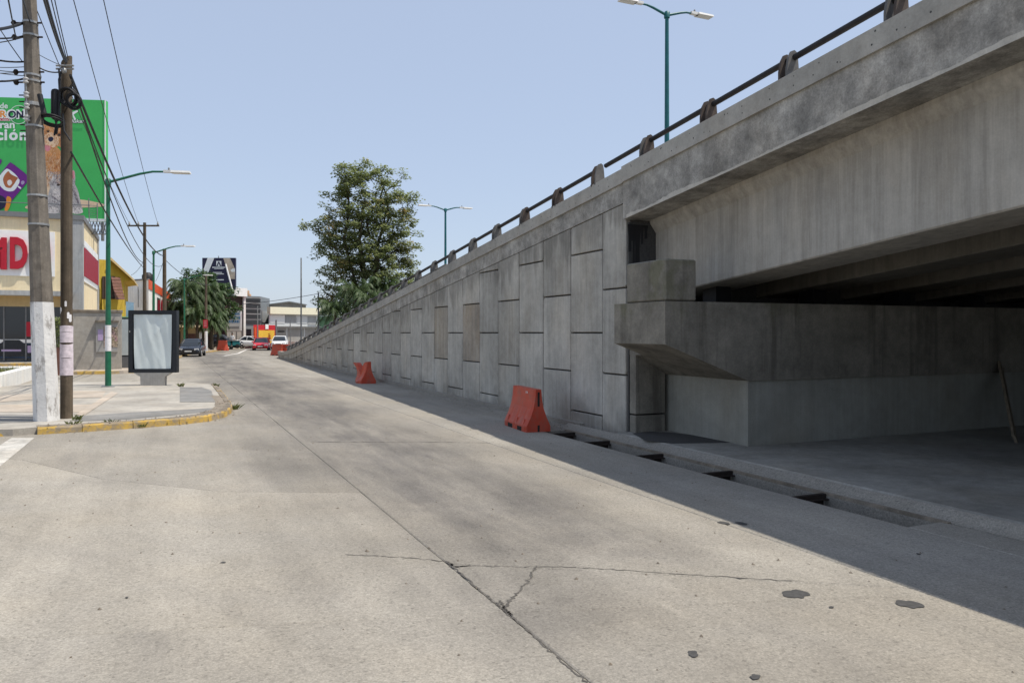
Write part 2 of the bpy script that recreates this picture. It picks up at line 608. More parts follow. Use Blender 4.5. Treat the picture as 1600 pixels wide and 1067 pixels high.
M['faded_white'] = concrete('faded_white_paint', (.46, .44, .40), .25, 0, 1.5, .25, 0)
M['tan_print'] = plain('tan_print', (.52, .44, .34), .6, var=.3, scale=1.2)
M['skin'] = plain('skin', (.32, .18, .12), .6)
M['hair'] = plain('hair', (.014, .011, .01), .6)
M['shirt'] = plain('shirt_white', (.70, .70, .70), .8)
M['jeans'] = plain('jeans', (.05, .065, .10), .8)
M['cart_teal'] = plain('cart_teal', (.02, .16, .17), .5)
M['timber'] = plain('timber_plank', (.22, .18, .13), .85, var=.3, scale=8)
M['brick_tan'] = plain('tank_tan', (.42, .26, .16), .8, var=.25)


def poster_blank():
    n = NT('blank_poster_sheet')
    w = n.noise(1.6, 5, .6, n.mapping((1.2, 1.2, .8), rot=(0, R(35), 0)))
    f = n.rng(w, .3, .7, .90, 1.06)
    c = n.scale_col((.64, .70, .69), f)
    n.bump(w, .35, .05)
    return n.done(c, .35, 0, .5)


def barrier_mat():
    n = NT('barrier_orange_plastic')
    f = n.rng(n.noise(3, 5), .3, .7, .85, 1.12)
    c = n.scale_col((.52, .062, .028), f)
    fade = n.rng(n.noise(1.6, 4, .6), .42, .72, 0, .5)
    c = n.mix(fade, c, (.50, .125, .08))
    d = n.rng(n.noise(6, 7, .75), .46, .70, 0, .65)
    c = n.mix(d, c, (.20, .10, .075))
    n.bump(n.noise(20, 4), .15, .01)
    return n.done(c, .5, 0, .4)


M['poster_blank'] = poster_blank()
M['cap'] = cap_mat()
M['barrier'] = barrier_mat()


def collage_mat():
    n = NT('poster_collage')
    v = n.t.nodes.new('ShaderNodeTexVoronoi')
    n.link(n.mapping((1, 1, 1)), v.inputs['Vector'])
    v.inputs['Scale'].default_value = 5.5
    c = n.mix(.93, v.outputs['Color'], (.46, .32, .25))
    k = n.rng(n.noise(14, 4), .4, .6, .25, 1.1)
    return n.done(n.scale_col(c, k), .6)


M['collage'] = collage_mat()

# ------------------------------------------------------------------ setting: ground, road
WX = 7.58                    # face of the retaining wall panels
TR = (6.62, 7.08, 5.3, 13.3)  # drain trench x0,x1,y0,y1


def ztop(s):
    if s < 2:
        u = min(2 - s, 12)
        return 5.878 + .1 * u - .1 * u * u / 24
    z = 4.89 - .1 * (s - 11.88)
    if s > 50:
        u = s - 50
        z = max(z + .0035 * u * u, .52)
    return z


def sheet(name, poly, z, mat, parent=None):
    mb = MB()
    mb.add([(p[0], p[1], z) for p in poly], [tuple(range(len(poly)))])
    return fixn_up(mb.build(name, mat, parent))


def fixn_up(o):
    for p in o.data.polygons:
        if p.normal.z < 0:
            p.flip()
    o.data.update()
    return o


BIG = 1500
mb = MB()
xs = [-BIG, -60, TR[0], TR[1], 90, BIG]
ys = [-BIG, -60, TR[2], TR[3], 160, BIG]
for i in range(5):
    for j in range(5):
        if i == 2 and j == 2:
            continue
        mb.add([(xs[i], ys[j], -.05), (xs[i + 1], ys[j], -.05), (xs[i + 1], ys[j + 1], -.05), (xs[i], ys[j + 1], -.05)], [(0, 1, 2, 3)])
ground = mb.build('ground', M['ground'])
tag(ground, kind='structure')

road = bpy.data.objects.new('road', None)
COL.objects.link(road)
tag(road, kind='structure')
rnd = random.Random(3)


def jag(a, b, n, amp, seed):
    r = random.Random(seed)
    a, b = Vector((*a, 0)), Vector((*b, 0))
    d = (b - a).normalized()
    nrm = Vector((-d.y, d.x, 0))
    out = []
    for k in range(n + 1):
        t = k / n
        o = 0 if k in (0, n) else (r.random() - .5) * 2 * amp
        p = a.lerp(b, t) + nrm * o
        out.append((p.x, p.y))
    return out


def shrink(poly, g):
    # move every vertex of a roughly convex polygon g metres inwards
    n = len(poly)
    area = sum(poly[i][0] * poly[(i + 1) % n][1] - poly[(i + 1) % n][0] * poly[i][1] for i in range(n))
    if area < 0:
        poly = poly[::-1]
    out = []
    for i in range(n):
        p0, p1, p2 = Vector(poly[i - 1]), Vector(poly[i]), Vector(poly[(i + 1) % n])
        d1, d2 = (p1 - p0).normalized(), (p2 - p1).normalized()
        n1, n2 = Vector((-d1.y, d1.x)), Vector((-d2.y, d2.x))
        m = (n1 + n2)
        m = m / max(m.length_squared, .3) * 2
        q = p1 + m * g
        out.append((q.x, q.y))
    return out


def slab(poly, mat, gap=.006, z=0.0):
    p = shrink(poly, gap)
    q = shrink(poly, gap + .012)
    mb = MB()
    n = len(p)
    mb.loft([[(a[0], a[1], z - .09) for a in p], [(a[0], a[1], z - .007) for a in p], [(a[0], a[1], z) for a in q]])
    mb.add([(a[0], a[1], z) for a in q], [tuple(range(n))])
    return mb.build('road_slab', mat, road)


J1, J2 = 2.10, 5.06
# centre lane slabs between the two lengthwise joints; transverse joints run a little askew
cuts = [(-14, -15), (-4, -4.9), (4.77, 3.86), (6.0, 4.0), (13.75, 12.3), (21.6, 20.3), (29.5, 28.3), (37.5, 36.4), (45.5, 44.5), (53.5, 52.5), (61.5, 60.6)]
edges = []
for k, (a, b) in enumerate(cuts):
    amp = {3: .012, 4: .015}.get(k, .006)
    edges.append(jag((J1, a), (J2, b), 14, amp, 50 + k))
sides = []
for k in range(len(cuts) - 1):
    amp = .006
    sides.append(jag((J1, cuts[k][0]), (J1, cuts[k + 1][0]), 12, amp, 90 + k))
for k in range(len(cuts) - 1):
    poly = edges[k] + [(J2, cuts[k + 1][1])] * 0 + edges[k + 1][::-1] + sides[k][::-1][1:-1]
    slab(poly, M['road'], .0038)
# gutter lane next to the drain
gc = [-15, -8, 0, 8.2, 16.4, 24.6, 32.8, 41, 49.2, 57.4]
for a, b in zip(gc[:-1], gc[1:]):
    if b <= TR[2] or a >= TR[3]:
        x1 = TR[1] if a >= TR[3] else TR[1] + .22
    else:
        x1 = TR[0]
    poly = [(J2, a), (TR[0], a), (TR[0], b), (J2, b)]
    slab(poly, M['gutter'], .005)
slab([(TR[0], -15), (7.12, -15), (7.12, TR[2]), (TR[0], TR[2])], M['gutter'], .003)
slab([(TR[0], TR[3]), (7.50, TR[3]), (7.50, 57.4), (TR[0], 57.4)], M['gutter'], .003)
# wide apron of the crossing to the left
saw = [(-14, 8.6), (-.95, 5.66), (J1, 4.80)]
tone = [(-14, 21), (-2, 13.5), (-.78, 11.3), (.6, 9.8), (J1, 9.07)]
sideA = [p for k in (2, 3) for p in sides[k] if p[1] < 9.07]
s2 = sides[2] + [p for p in sides[3][1:] if p[1] < 9.0]
s3 = [p for p in sides[3] if p[1] > 9.1]
slab([(-14, -14), (J1, -14)] + [p for p in sides[1] if p[1] < 4.7 and p[1] > -4] + saw[::-1], M['road'], .002)
slab(saw + [p for p in s2[1:]] + tone[::-1], M['road_light'], .0008)
slab(tone + s3 + [(J1, 21.6), (J1, 61.5), (-14, 61.5)], M['road'], .0008)
slab([(-60, -14), (-14, -14), (-14, 61.5), (-60, 61.5)], M['road'], .004)
# carriageway past the toe of the ramp
slab([(-60, 61.5), (J2, 61.5), (J2, 57.4), (40, 57.4), (40, 160), (-60, 160)], M['road_grey'], .004)
slab([(-60, -60), (J1, -60), (J1, -14), (-60, -14)], M['road'], .004)
slab([(J1, -60), (7.3, -60), (7.3, -15), (J1, -14)], M['road'], .004)


def crack(pts, w, seed, z=.003):
    r = random.Random(seed)
    mb = MB()
    path = []
    for (a, b) in zip(pts[:-1], pts[1:]):
        path += jag(a, b, 16, .014, r.random())[:-1]
    path.append(pts[-1])
    for i in range(len(path) - 1):
        a, b = Vector(path[i]), Vector(path[i + 1])
        d = (b - a).normalized()
        nn = Vector((-d.y, d.x))
        w0, w1 = w * r.choice((.25, .4, .6, .8, 1.0, 1.5)), w * r.choice((.25, .4, .6, .8, 1.0, 1.5))
        q = [a + nn * w0, a - nn * w1, b - nn * w0, b + nn * w1]
        mb.add([(p.x, p.y, z) for p in q], [(0, 1, 2, 3)])
    return fixn_up(mb.build('crack', M['joint'], road))


def gp(px, py):
    p = G(px, py)
    return (p.x, p.y)


crack([gp(838, 884), gp(822, 912), gp(786, 950)], .011, 1)
crack([gp(697, 876), gp(712, 886), gp(735, 883)], .014, 2)
crack([gp(780, 938), gp(790, 952), gp(800, 962)], .013, 4)
crack([gp(540, 866), gp(620, 870), gp(697, 877)], .006, 3)
crack([gp(700, 878), gp(760, 930), gp(790, 955), gp(850, 1010), gp(918, 1066)], .008, 6)
crack([gp(486, 690), gp(560, 690.5), gp(640, 690), gp(766, 692)], .011, 9)
crack([gp(712, 884), gp(900, 886), gp(1080, 898), gp(1260, 909)], .006, 8)


def blob(px, py, rx, ry, seed, mat='tar_and_shade'):
    r = random.Random(seed)
    c = G(px, py)
    pts = []
    for k in range(22):
        a = 2 * math.pi * k / 22
        f = 1 + .22 * math.sin(a * 2 + seed) + .12 * math.sin(a * 5 + seed * 2) + r.uniform(-.08, .08)
        pts.append((c.x + (CA * rx * math.cos(a) + SA * ry * math.sin(a)) * f, c.y + (-SA * rx * math.cos(a) + CA * ry * math.sin(a)) * f))
    o = sheet('tar_patch', pts, .004 + .0003 * seed, M[mat], road)
    return o


for i, (px, py, rx, ry) in enumerate([(1243, 928, .085, .10), (1421, 944, .075, .09), (1131, 817, .05, .06), (1159, 818, .06, .05), (1083, 1022, .033, .04), (1180, 1058, .03, .03),
                                      (1299, 949, .016, .02), (349, 879, .018, .018), (198, 934, .012, .012), (1435, 866, .015, .02)]):
    blob(px, py, rx, ry, i + 1)

# grit and crumbs swept against the wall and over the slabs
rg = random.Random(14)
mb = MB()
for q in range(1500):
    if q < 1150:
        x_, y_ = WX - .12 - abs(rg.gauss(0, .28)), 13.3 + rg.random() ** 1.5 * 34
        if x_ < 5.5:
            continue
    else:
        y_ = rg.uniform(2.5, 16)
        x_ = rg.uniform(-4, 6.4)
    r_ = rg.uniform(.004, .016) * (1.5 if rg.random() < .1 else 1)
    a_ = rg.uniform(0, 6.28)
    c_, s_ = math.cos(a_) * r_, math.sin(a_) * r_
    mb.add([(x_ + c_, y_ + s_, .001), (x_ - s_, y_ + c_, .001), (x_ - c_, y_ - s_, .001), (x_ + s_ * .7, y_ - c_ * .7, .001), (x_ + c_ * .2, y_, r_ * .9)], [(0, 1, 4), (1, 2, 4), (2, 3, 4), (3, 0, 4)])
tag(mb.build('road_grit', M['kerb'], road), kind='stuff')

# drain trench
mb = MB()
x0, x1, y0, y1 = TR
for (a, b) in (((x0 - .002, y0), (x0 - .002, y1)), ((x1 + .002, y1), (x1 + .002, y0)), ((x1, y0 - .002), (x0, y0 - .002)), ((x0, y1 + .002), (x1, y1 + .002))):
    mb.add([(a[0], a[1], -.5), (b[0], b[1], -.5), (b[0], b[1], -.02), (a[0], a[1], -.02)], [(0, 1, 2, 3)])
mb.add([(x0, y0, -.48), (x1, y0, -.48), (x1, y1, -.48), (x0, y1, -.48)], [(0, 1, 2, 3)])
trench = thing('drain_channel', (0, 0, 0), 'open concrete drain channel without its grates along the foot of the bridge', 'drain')
mb.build('channel_lining', M['gutter'], trench)
for k, s in enumerate((6.78, 8.42, 10.04, 11.64, 12.9)):
    mb = MB()
    mb.box((x0 - .02, s - .03, -.05), (x1 + .03, s + .03, .004))
    mb.box((x0 - .02, s - .075, -.06), (x1 + .03, s - .03, -.047))
    mb.box((x0 + .02, s - .012, -.30), (x1 - .02, s + .012, -.055))
    mb.build('grate_bar', M['rust'], trench)
mb = MB()
mb.box((x1 + .004, y0 - .1, -.04), (x1 + .045, y1, .016))
mb.build('grate_frame', M['kerb'], trench)
mb = MB()
LIP0 = -14.0
mb.prism([(x1 + .045, LIP0, -.04), (x1 + .045, LIP0, .006), (7.20, LIP0, .035), (7.27, LIP0, .085), (7.303, LIP0, .105), (7.303, LIP0, -.04)], (0, y1 - LIP0 + .25, 0))
mb.build('channel_lip', M['gutter'], trench)

# pavement under the bridge
mb = MB()
mb.box((7.304, -40, -.3), (60, 11.80, .12), bev=.03)
up = mb.build('pavement_underpass', M['pave_under'])
tag(up, kind='structure')
sheet('damp_patch', [(p.x, p.y) for p in [G(988, 677, .12), G(1010, 674, .12), G(1052, 676, .12), G(1100, 682, .12), G(1160, 691, .12), G(1120, 692, .12), G(1050, 693, .12), G(1008, 688, .12)]], .124, M['tar_and_shade'], up)

# ------------------------------------------------------------------ retaining wall of the ramp
S_END, S0 = 60.0, 11.85
wall = thing('retaining_wall', (WX, S0, 0), 'long grey concrete panel wall of the ramp, sloping down along the road', 'wall')
N = 40
FARX = 38.0  # bridge and ramp widened out of view to darken the underpass


def section(fn0, fn1, x0, x1, s0, s1, name, mat, parent, n=N):
    rings = []
    for k in range(n + 1):
        s = s0 + (s1 - s0) * k / n
        rings.append([(x0, s, fn0(s)), (x1, s, fn0(s)), (x1, s, fn1(s)), (x0, s, fn1(s))])
    mb = MB()
    mb.loft(rings, cap=True)
    return fixn(mb.build(name, mat, parent))


def deck_z(s):
    return max(ztop(s) - .66, .012)


section(lambda s: -.3, lambda s: max(deck_z(s) - .02, .001), WX + .085, FARX - .05, S0, S_END, 'wall_core', M['joint'], wall)
section(lambda s: max(ztop(s) - .62, .02), lambda s: ztop(s) - .262, WX - .006, WX + .3, S0, S_END, 'capping_beam', M['beam'], wall)
# coping cast in lengths
c = S0
ci = 0
while c < S_END - .1:
    e = min(c + 6.02, S_END)
    section(lambda s: ztop(s) - .262, lambda s: ztop(s), WX - .045, WX + .33, c + .006, e - .006, 'coping', M['coping'], wall, 8)
    c = e
section(lambda s: -.2, lambda s: .10 if s < S_END - 1 else .06, WX - .10, WX + .08, 13.4, S_END, 'footing_strip', M['gutter'], wall, 6)


def clip_line(poly, f):
    """keep points with z <= f(s)"""
    out = []
    n = len(poly)
    for i in range(n):
        a, b = poly[i], poly[(i + 1) % n]
        da, db = a[1] - f(a[0]), b[1] - f(b[0])
        if da <= 0:
            out.append(a)
        if (da < 0 < db) or (db < 0 < da):
            t = da / (da - db)
            out.append((a[0] + (b[0] - a[0]) * t, a[1] + (b[1] - a[1]) * t))
    return out


def inset_poly(poly, g):
    return shrink(poly, g)


ptop = lambda s: ztop(s) - .615
cols = [(11.86, 12.70)]
s = 12.70
while s < S_END - .4:
    cols.append((s, min(s + 1.272, S_END)))
    s += 1.272
for k, (a, b) in enumerate(cols):
    base = [-.05, .31, 1.90, 3.49, 5.2] if k % 2 == 1 else [-.05, 1.115, 2.685, 4.275, 5.5]
    if k == 0:
        base = [-.05, 1.13, 2.72, 5.2]
    for z0, z1 in zip(base[:-1], base[1:]):
        poly = [(a, z0), (b, z0), (b, z1), (a, z1)]
        poly = clip_line(poly, ptop)
        if len(poly) < 3:
            continue
        ar = abs(sum(poly[i][0] * poly[(i + 1) % len(poly)][1] - poly[(i + 1) % len(poly)][0] * poly[i][1] for i in range(len(poly)))) / 2
        if ar < .04:
            continue
        proud = rnd.uniform(-.006, .006)
        zg = .012
        p0 = [(x_, z_) for x_, z_ in shrink(poly, .015)]
        # horizontal joints are wider than the vertical ones
        zmin, zmax = min(p[1] for p in poly), max(p[1] for p in poly)
        p0 = [(x_, min(max(z_, zmin + .013), zmax - (.013 if zmax == z1 else 0))) for x_, z_ in p0]
        chipped = []
        for q in range(len(p0)):
            a_, b_, c_ = Vector(p0[q - 1]), Vector(p0[q]), Vector(p0[(q + 1) % len(p0)])
            if rnd.random() < .35 and (a_ - b_).length > .2 and (c_ - b_).length > .2:
                e1 = b_ + (a_ - b_).normalized() * rnd.uniform(.012, .05)
                e2 = b_ + (c_ - b_).normalized() * rnd.uniform(.012, .05)
                chipped += [(e1.x, e1.y), (e2.x, e2.y)]
            else:
                chipped.append((b_.x, b_.y))
        p0 = chipped
        p1 = shrink(p0, .007)
        n_ = len(p0)
        if len(p1) != n_:
            continue
        mb = MB()
        xf = WX + proud
        mb.loft([[(WX + .084, q[0], q[1]) for q in p0], [(xf + .012, q[0], q[1]) for q in p0], [(xf, q[0], q[1]) for q in p1]])
        mb.add([(xf, q[0], q[1]) for q in p1], [tuple(range(n_))])
        br = (k in (6, 8)) and 1.0 < z0 < 1.3
        o = mb.build('wall_panel', (M['wall_brown'] if k == 6 else M['wall_tan']) if br else M['wall'], wall)
        # keep the texture in road coordinates
        fixn(o)

# ramp deck and far parapet, hidden from the camera but real
deck = bpy.data.objects.new('ramp_road', None)
COL.objects.link(deck)
tag(deck, kind='structure')
section(lambda s: deck_z(s) - .018, lambda s: deck_z(s), WX + .33, FARX - .05, S0, S_END, 'deck_surface', M['pave_dark'], deck, 30)
section(lambda s: deck_z(s), lambda s: deck_z(s) + .18, 14.9, 15.7, S0, S_END, 'median_kerb', M['kerb'], deck, 30)
far = thing('far_parapet', (FARX, S0, 0), 'concrete parapet on the far side of the ramp', 'wall')
section(lambda s: -.3, lambda s: ztop(s), FARX - .05, FARX + .3, S0, S_END, 'parapet_wall', M['beam'], far)

# ------------------------------------------------------------------ bridge span
BR_S1, BR_S0 = 11.84, -13.0
bridge = thing('bridge_span', (WX, BR_S1, 0), 'concrete bridge span with deep edge girder on the right', 'bridge')
FX = 7.50
FB = lambda s: ztop(s) - .95 + .012 * max(0, 11.8 - s) * (1 if s > 2 else .83)
section(FB, lambda s: ztop(s) - .285, FX, FX + .35, BR_S0, BR_S1, 'fascia', M['beam'], bridge, 24)
section(lambda s: ztop(s) - .285, lambda s: ztop(s), FX - .04, FX + .42, BR_S0, BR_S1, 'coping', M['coping'], bridge, 24)
section(lambda s: FB(s) + .005, lambda s: ztop(s) - .60, FX + .35, FARX - .1, BR_S0, BR_S1, 'deck_slab', M['beam'], bridge, 24)
section(lambda s: ztop(s) - .95, lambda s: ztop(s), FARX - .1, FARX + .3, BR_S0, BR_S1, 'parapet', M['beam'], bridge, 24)
rh_ = random.Random(31)
mb = MB()
sq = 1.0
while sq < 58:
    for q in range(2):
        yy = sq + rh_.uniform(-.1, .1)
        xf = (FX - .04 if yy < BR_S1 else WX - .045) - .0015
        zz = ztop(yy) - rh_.choice((.07, .19)) + rh_.uniform(-.02, .02)
        rr = rh_.uniform(.008, .014)
        mb.add([(xf, yy + rr * math.cos(k_ * 1.047), zz + rr * math.sin(k_ * 1.047)) for k_ in range(6)], [tuple(range(6))])
    sq += .42
tag(mb.build('tie_holes', M['tar_and_shade'], bridge), kind='stuff')
mb = MB()
yy = 2.0
prev = None
while yy < BR_S1 - .05:
    hgt = .018 + .05 * abs(math.sin(yy * 1.7) * math.sin(yy * .63 + 1)) + rh_.uniform(0, .022)
    cur = (yy, hgt)
    if prev:
        mb.add([(FX - .003, prev[0], FB(prev[0])), (FX - .003, cur[0], FB(cur[0])), (FX - .003, cur[0], FB(cur[0]) + cur[1]), (FX - .003, prev[0], FB(prev[0]) + prev[1])], [(0, 1, 2, 3)])
    prev = cur
    yy += .07
mb.build('drip_edge', M['drip'], bridge)
GW = 8.18
GD = 1.39
gx = GW
gi = 0
while gx < FARX - .8:
    rings = []
    for k in range(13):
        s = BR_S0 + .2 + (BR_S1 - .02 - BR_S0 - .2) * k / 12
        zt = FB(s)
        zb = ztop(s) - .95 - GD
        w = .95
        rings.append([(gx + .02, s, zb), (gx + w - .02, s, zb), (gx + w, s, zb + .02), (gx + w, s, zt - .22), (gx + w + .12, s, zt - .06), (gx + w + .12, s, zt + .004),
                      (gx - .12, s, zt + .004), (gx - .12, s, zt - .06), (gx, s, zt - .22), (gx, s, zb + .02)])
    mb = MB()
    mb.loft(rings, cap=True)
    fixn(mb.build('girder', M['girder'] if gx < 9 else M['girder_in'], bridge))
    gx += 2.2
abut = thing('bridge_abutment', (8.26, 9.44, .12), 'concrete abutment with hammerhead cap carrying the bridge girders', 'abutment')
AX, AY = 6.71, 9.44
CZ0, CZ1, CZT = 1.15, 1.73, 2.37
AEND = 36.5
mb = MB()
prof = [(8.27, CZ0), (AX, CZ1), (AX, CZT), (AEND, CZT), (AEND, CZ0)]
ch = .025
front = [(x, AY, z) for x, z in prof]
back = [(x, 11.80, z) for x, z in prof]
r2 = [(x + (ch if x == AX else 0), AY, z - (ch if z == CZT else 0)) for x, z in prof]
mb.loft([front, [(x, 10.86, z) for x, z in prof]], cap=True)
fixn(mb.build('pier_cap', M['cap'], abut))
mb = MB()
prof2 = [(8.27, CZ0 + .001), (WX + .03, CZ0 + .36), (WX + .03, CZT - .001), (AEND, CZT - .001), (AEND, CZ0 + .001)]
mb.loft([[(x, 10.862, z) for x, z in prof2], [(x, 11.80, z) for x, z in prof2]], cap=True)
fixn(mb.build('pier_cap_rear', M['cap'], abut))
mb = MB()
mb.box((AX + .004, AY + .006, CZT + .012), (7.28, 10.50, 3.0), bev=.02)
mb.build('shear_block', M['cap'], abut)
mb = MB()
mb.box((AX + .02, AY + .02, CZT - .0005), (7.26, 10.48, CZT + .013))
mb.build('bed_joint', M['dark'], abut)
mb = MB()
mb.box((8.31, AY + .05, .10), (AEND, 9.70, CZ0 - .003))
mb.box((8.33, 9.701, .10), (AEND, 11.80, CZ0 - .004))
mb.build('lower_wall', M['block'], abut)
mb = MB()
mb.box((8.20, 11.62, CZT), (AEND, 11.80, 3.75))
mb.box((WX + .02, 11.80, -.1), (FARX, 11.845, 3.9))
mb.build('back_wall', M['tar_and_shade'], abut)  # near-black colour paints in the shade of the gap behind the girders
for k in range(13):
    mb = MB()
    xx = GW + .22 + 2.2 * k
    mb.box((xx + .1, 10.5, CZT), (xx + .42, 10.85, ztop(10.2) - .95 - GD + .01))
    mb.build('bearing', M['black'], abut)
# recessed cheek panels beside the block
for (z0, z1) in ((.11, .42), (.445, 1.75)):
    mb = MB()
    mb.box((WX + .025, 11.60, z0), (8.25, 11.79, z1), bev=.012)
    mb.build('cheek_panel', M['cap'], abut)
# far abutment, behind the photographer's view
ab2 = thing('rear_abutment', (8.2, -12, .12), 'plain concrete abutment wall at the other end of the bridge', 'abutment')
mb = MB()
mb.box((8.0, -15, .1), (FARX - .2, -12, ztop(-12) - .95 - GD - .02))
mb.build('lower_wall', M['block'], ab2)
mb = MB()
mb.box((8.0, -15, ztop(-12) - .95 - GD - .02), (FARX - .2, -13.1, ztop(-13) - .95))
mb.build('back_wall', M['block'], ab2)
sw = thing('underpass_light_blocker', (FARX - .6, 0, .12), 'unseen concrete wall added to block light from the far side of the underpass', 'wall')  # added out of view to keep daylight out of the underpass
mb = MB()
mb.box((FARX - .8, -12.9, .1), (FARX - .3, 11.7, 3.6))
mb.build('wall', M['block'], sw)
# dark water stains running down beside the shear block
mb = MB()
r = random.Random(5)
for k, (xa, w, l) in enumerate([(7.62, .05, .50), (7.70, .035, .72), (7.78, .08, .82), (7.88, .04, .35), (7.96, .05, .25), (7.66, .03, .3)]):
    zt = 3.86
    pts = [(xa - w, 11.797, zt), (xa - w * .6, 11.797, zt - l * .5), (xa - w * .7, 11.797, zt - l), (xa + w * .6, 11.797, zt - l * .97), (xa + w * .5, 11.797, zt - l * .5), (xa + w, 11.797, zt)]
    pts = [(p[0], 11.797 - .0008 * k, p[2]) for p in pts]
    mb.add(pts, [tuple(range(6))])
mb.build('water_stain', M['black'], abut)

# plank leaning on the abutment, under the bridge
pl = MB()
a, b = G(1586, 692, .12), Vector((onY0(1563, 9.40), 9.40, 1.24))
d = (b - a).normalized()
sx = d.cross(Vector((0, 1, 0))).normalized()
pl.obox((a + b) / 2 + Vector((0, 0, .05)), (.10, .02, (b - a).length / 2), sx, d.cross(sx).normalized(), d)
tag(pl.build('timber_plank', M['timber']), 'grey timber plank leaning on the dark wall under the bridge', 'plank')

# ------------------------------------------------------------------ railing on the coping
rail = thing('bridge_railing', (WX + .12, 11.4, ztop(11.4)), 'dark pipe railing on short plate posts along the parapet', 'railing')
RX = WX + .085


def slope_dir(s):
    return Vector((0, 1, (ztop(s + .2) - ztop(s - .2)) / .4)).normalized()


ps = 11.4 - 1.7 * 5
posts = []
while ps < 56:
    posts.append(ps)
    ps += 1.68
for i, s in enumerate(posts):
    z = ztop(s)
    for j, dy in enumerate((-.075, .06)):
        prof = [(-.13, -.03), (-.13, .14), (-.10, .29), (-.05, .375), (.0, .395), (.04, .37), (.06, .29), (.075, .14), (.095, -.03)]
        mb = MB()
        yy = s + dy
        zz = ztop(yy)
        mb.prism([(RX + a, yy - .018, zz + b) for a, b in prof], (0, .036, 0))
        far_light = s > 17
        o = fixn(mb.build('post_plate', M['post_grey'] if (far_light or (i + j) % 3 == 0) else M['post_rust'], rail))
    mb = MB()
    mb.box((RX - .12, s - .13, z - .02), (RX + .11, s + .12, z + .012))
    mb.build('base_plate', M['post_rust'], rail)


def pipe(s0, s1):
    mb = MB()
    n = max(4, int((s1 - s0) / 1.2))
    pts = []
    for k in range(n + 1):
        s = s0 + (s1 - s0) * k / n
        pts.append((RX + .0, s, ztop(s) + .295))
    mb.tube(pts, .043, 10)
    mb.build('rail_pipe', M['rail'], rail)


pipe(-3, 12.72)
pipe(13.02, 56.5)
mb = MB()
mb.tube([(RX, 22 + 1.5 * q, ztop(22 + 1.5 * q) + .09) for q in range(23)], .022, 6)
mb.build('lower_rail', M['post_grey'], rail)
mb = MB()
mb.box((RX + .6, 12.6, deck_z(12.6)), (RX + .95, 12.95, ztop(12.6) + .22), bev=.01)
ub = thing('utility_box', (RX + .7, 12.7, deck_z(12.7)), 'small cream box standing behind the gap in the railing', 'box')
mb.build('box_body', M['cream'], ub)
mb = MB()
mb.box((RX + .58, 12.58, ztop(12.6) + .22), (RX + .97, 12.97, ztop(12.6) + .24))
mb.build('box_lid', M['galv'], ub)

# ------------------------------------------------------------------ lamp posts
def lamp_head(root, p, dirv, arm_mat):
    """flat LED head at the end of an arm; dirv is the horizontal arm direction"""
    side = Vector((-dirv.y, dirv.x, 0))
    up_ = Vector((0, 0, 1))
    mb = MB()
    mb.obox(p + dirv * .12 + up_ * .01, (.16, .07, .04), dirv, side, up_)
    h = mb.build('lamp_head', M['lamp_white'], root)
    mb = MB()
    q = p + dirv * .5
    mb.loft([[q + dirv * a * .30 + side * b * .15 + up_ * (-.03) for a, b in ((-1, -1), (1, -1), (1, 1), (-1, 1))],
             [q + dirv * a * .29 + side * b * .13 + up_ * (.035) for a, b in ((-1, -1), (1, -1), (1, 1), (-1, 1))]], cap=True)
    mb.build('housing', M['lamp_white'], h, local=False)
    mb = MB()
    mb.obox(q - up_ * .036, (.25, .12, .006), dirv, side, up_)
    mb.build('lens', M['lens'], h)
    mb = MB()
    mb.lathe([(.03, 0), (.03, .07), (.02, .09)], p + dirv * .12 + up_ * .05, 8)
    mb.build('photocell', M['grey_dark'], h)


def lamp_post(base, height, arms, label, mat, rbase=.085, group=None):
    root = thing('street_lamp', base, label, 'street lamp', group)
    b = Vector(base)
    mb = MB()
    mb.tube([b + Vector((0, 0, .02)), b + Vector((0, 0, height * .5)), b + Vector((0, 0, height))], [rbase, rbase * .8, rbase * .6], 14)
    mb.build('pole', mat, root)
    mb = MB()
    mb.box(b + Vector((-.2, -.2, .0)), b + Vector((.2, .2, .025)))
    mb.build('base_plate', M['galv'], root)
    mb = MB()
    mb.tube([b + Vector((0, 0, height - .12)), b + Vector((0, 0, height + .06)), b + Vector((0, 0, height + .10))], [rbase * .95, rbase * .95, rbase * .5], 12)
    mb.build('pole_cap', mat, root)
    for (dx, dy, ln, rise) in arms:
        dv = Vector((dx, dy, 0)).normalized()
        top = b + Vector((0, 0, height - .03))
        pts = [top, top + dv * ln * .55 + Vector((0, 0, rise * .75)), top + dv * ln * .78 + Vector((0, 0, rise * .97)), top + dv * ln + Vector((0, 0, rise))]
        mb = MB()
        mb.tube(pts, [.045, .04, .035, .032], 8)
        mb.build('arm', mat, root)
        lamp_head(root, pts[-1], dv, mat)
    return root


LX = 15.3
lamp_specs = [(1042, 24.9, 20), (696, 48.3, 325)]
for i, (px, d, ty) in enumerate(lamp_specs):
    top = W(px, ty + 3, d)
    dz = deck_z(top.y) + .18
    lamp_post((top.x, top.y, dz), top.z - dz, [(-1, 0, .98, .21), (1, 0, .98, .23)],
              ['tall teal double-armed street lamp rising above the bridge railing', 'distant double-armed street lamp beside the big tree behind the ramp'][i], M['teal_paint'], .10, 'double-armed lamps on the ramp')
p1 = G(169, 604, .13)
t1 = W(172, 283, 25.0)
lamp_post((p1.x, p1.y, .13), 6.75, [(CA * .98, -SA * .98 + .2, 1.75, .42)], 'green single-armed street lamp with flyers pasted on its pole at the corner', M['green_paint'], .095, 'single-armed lamps along the pavement')
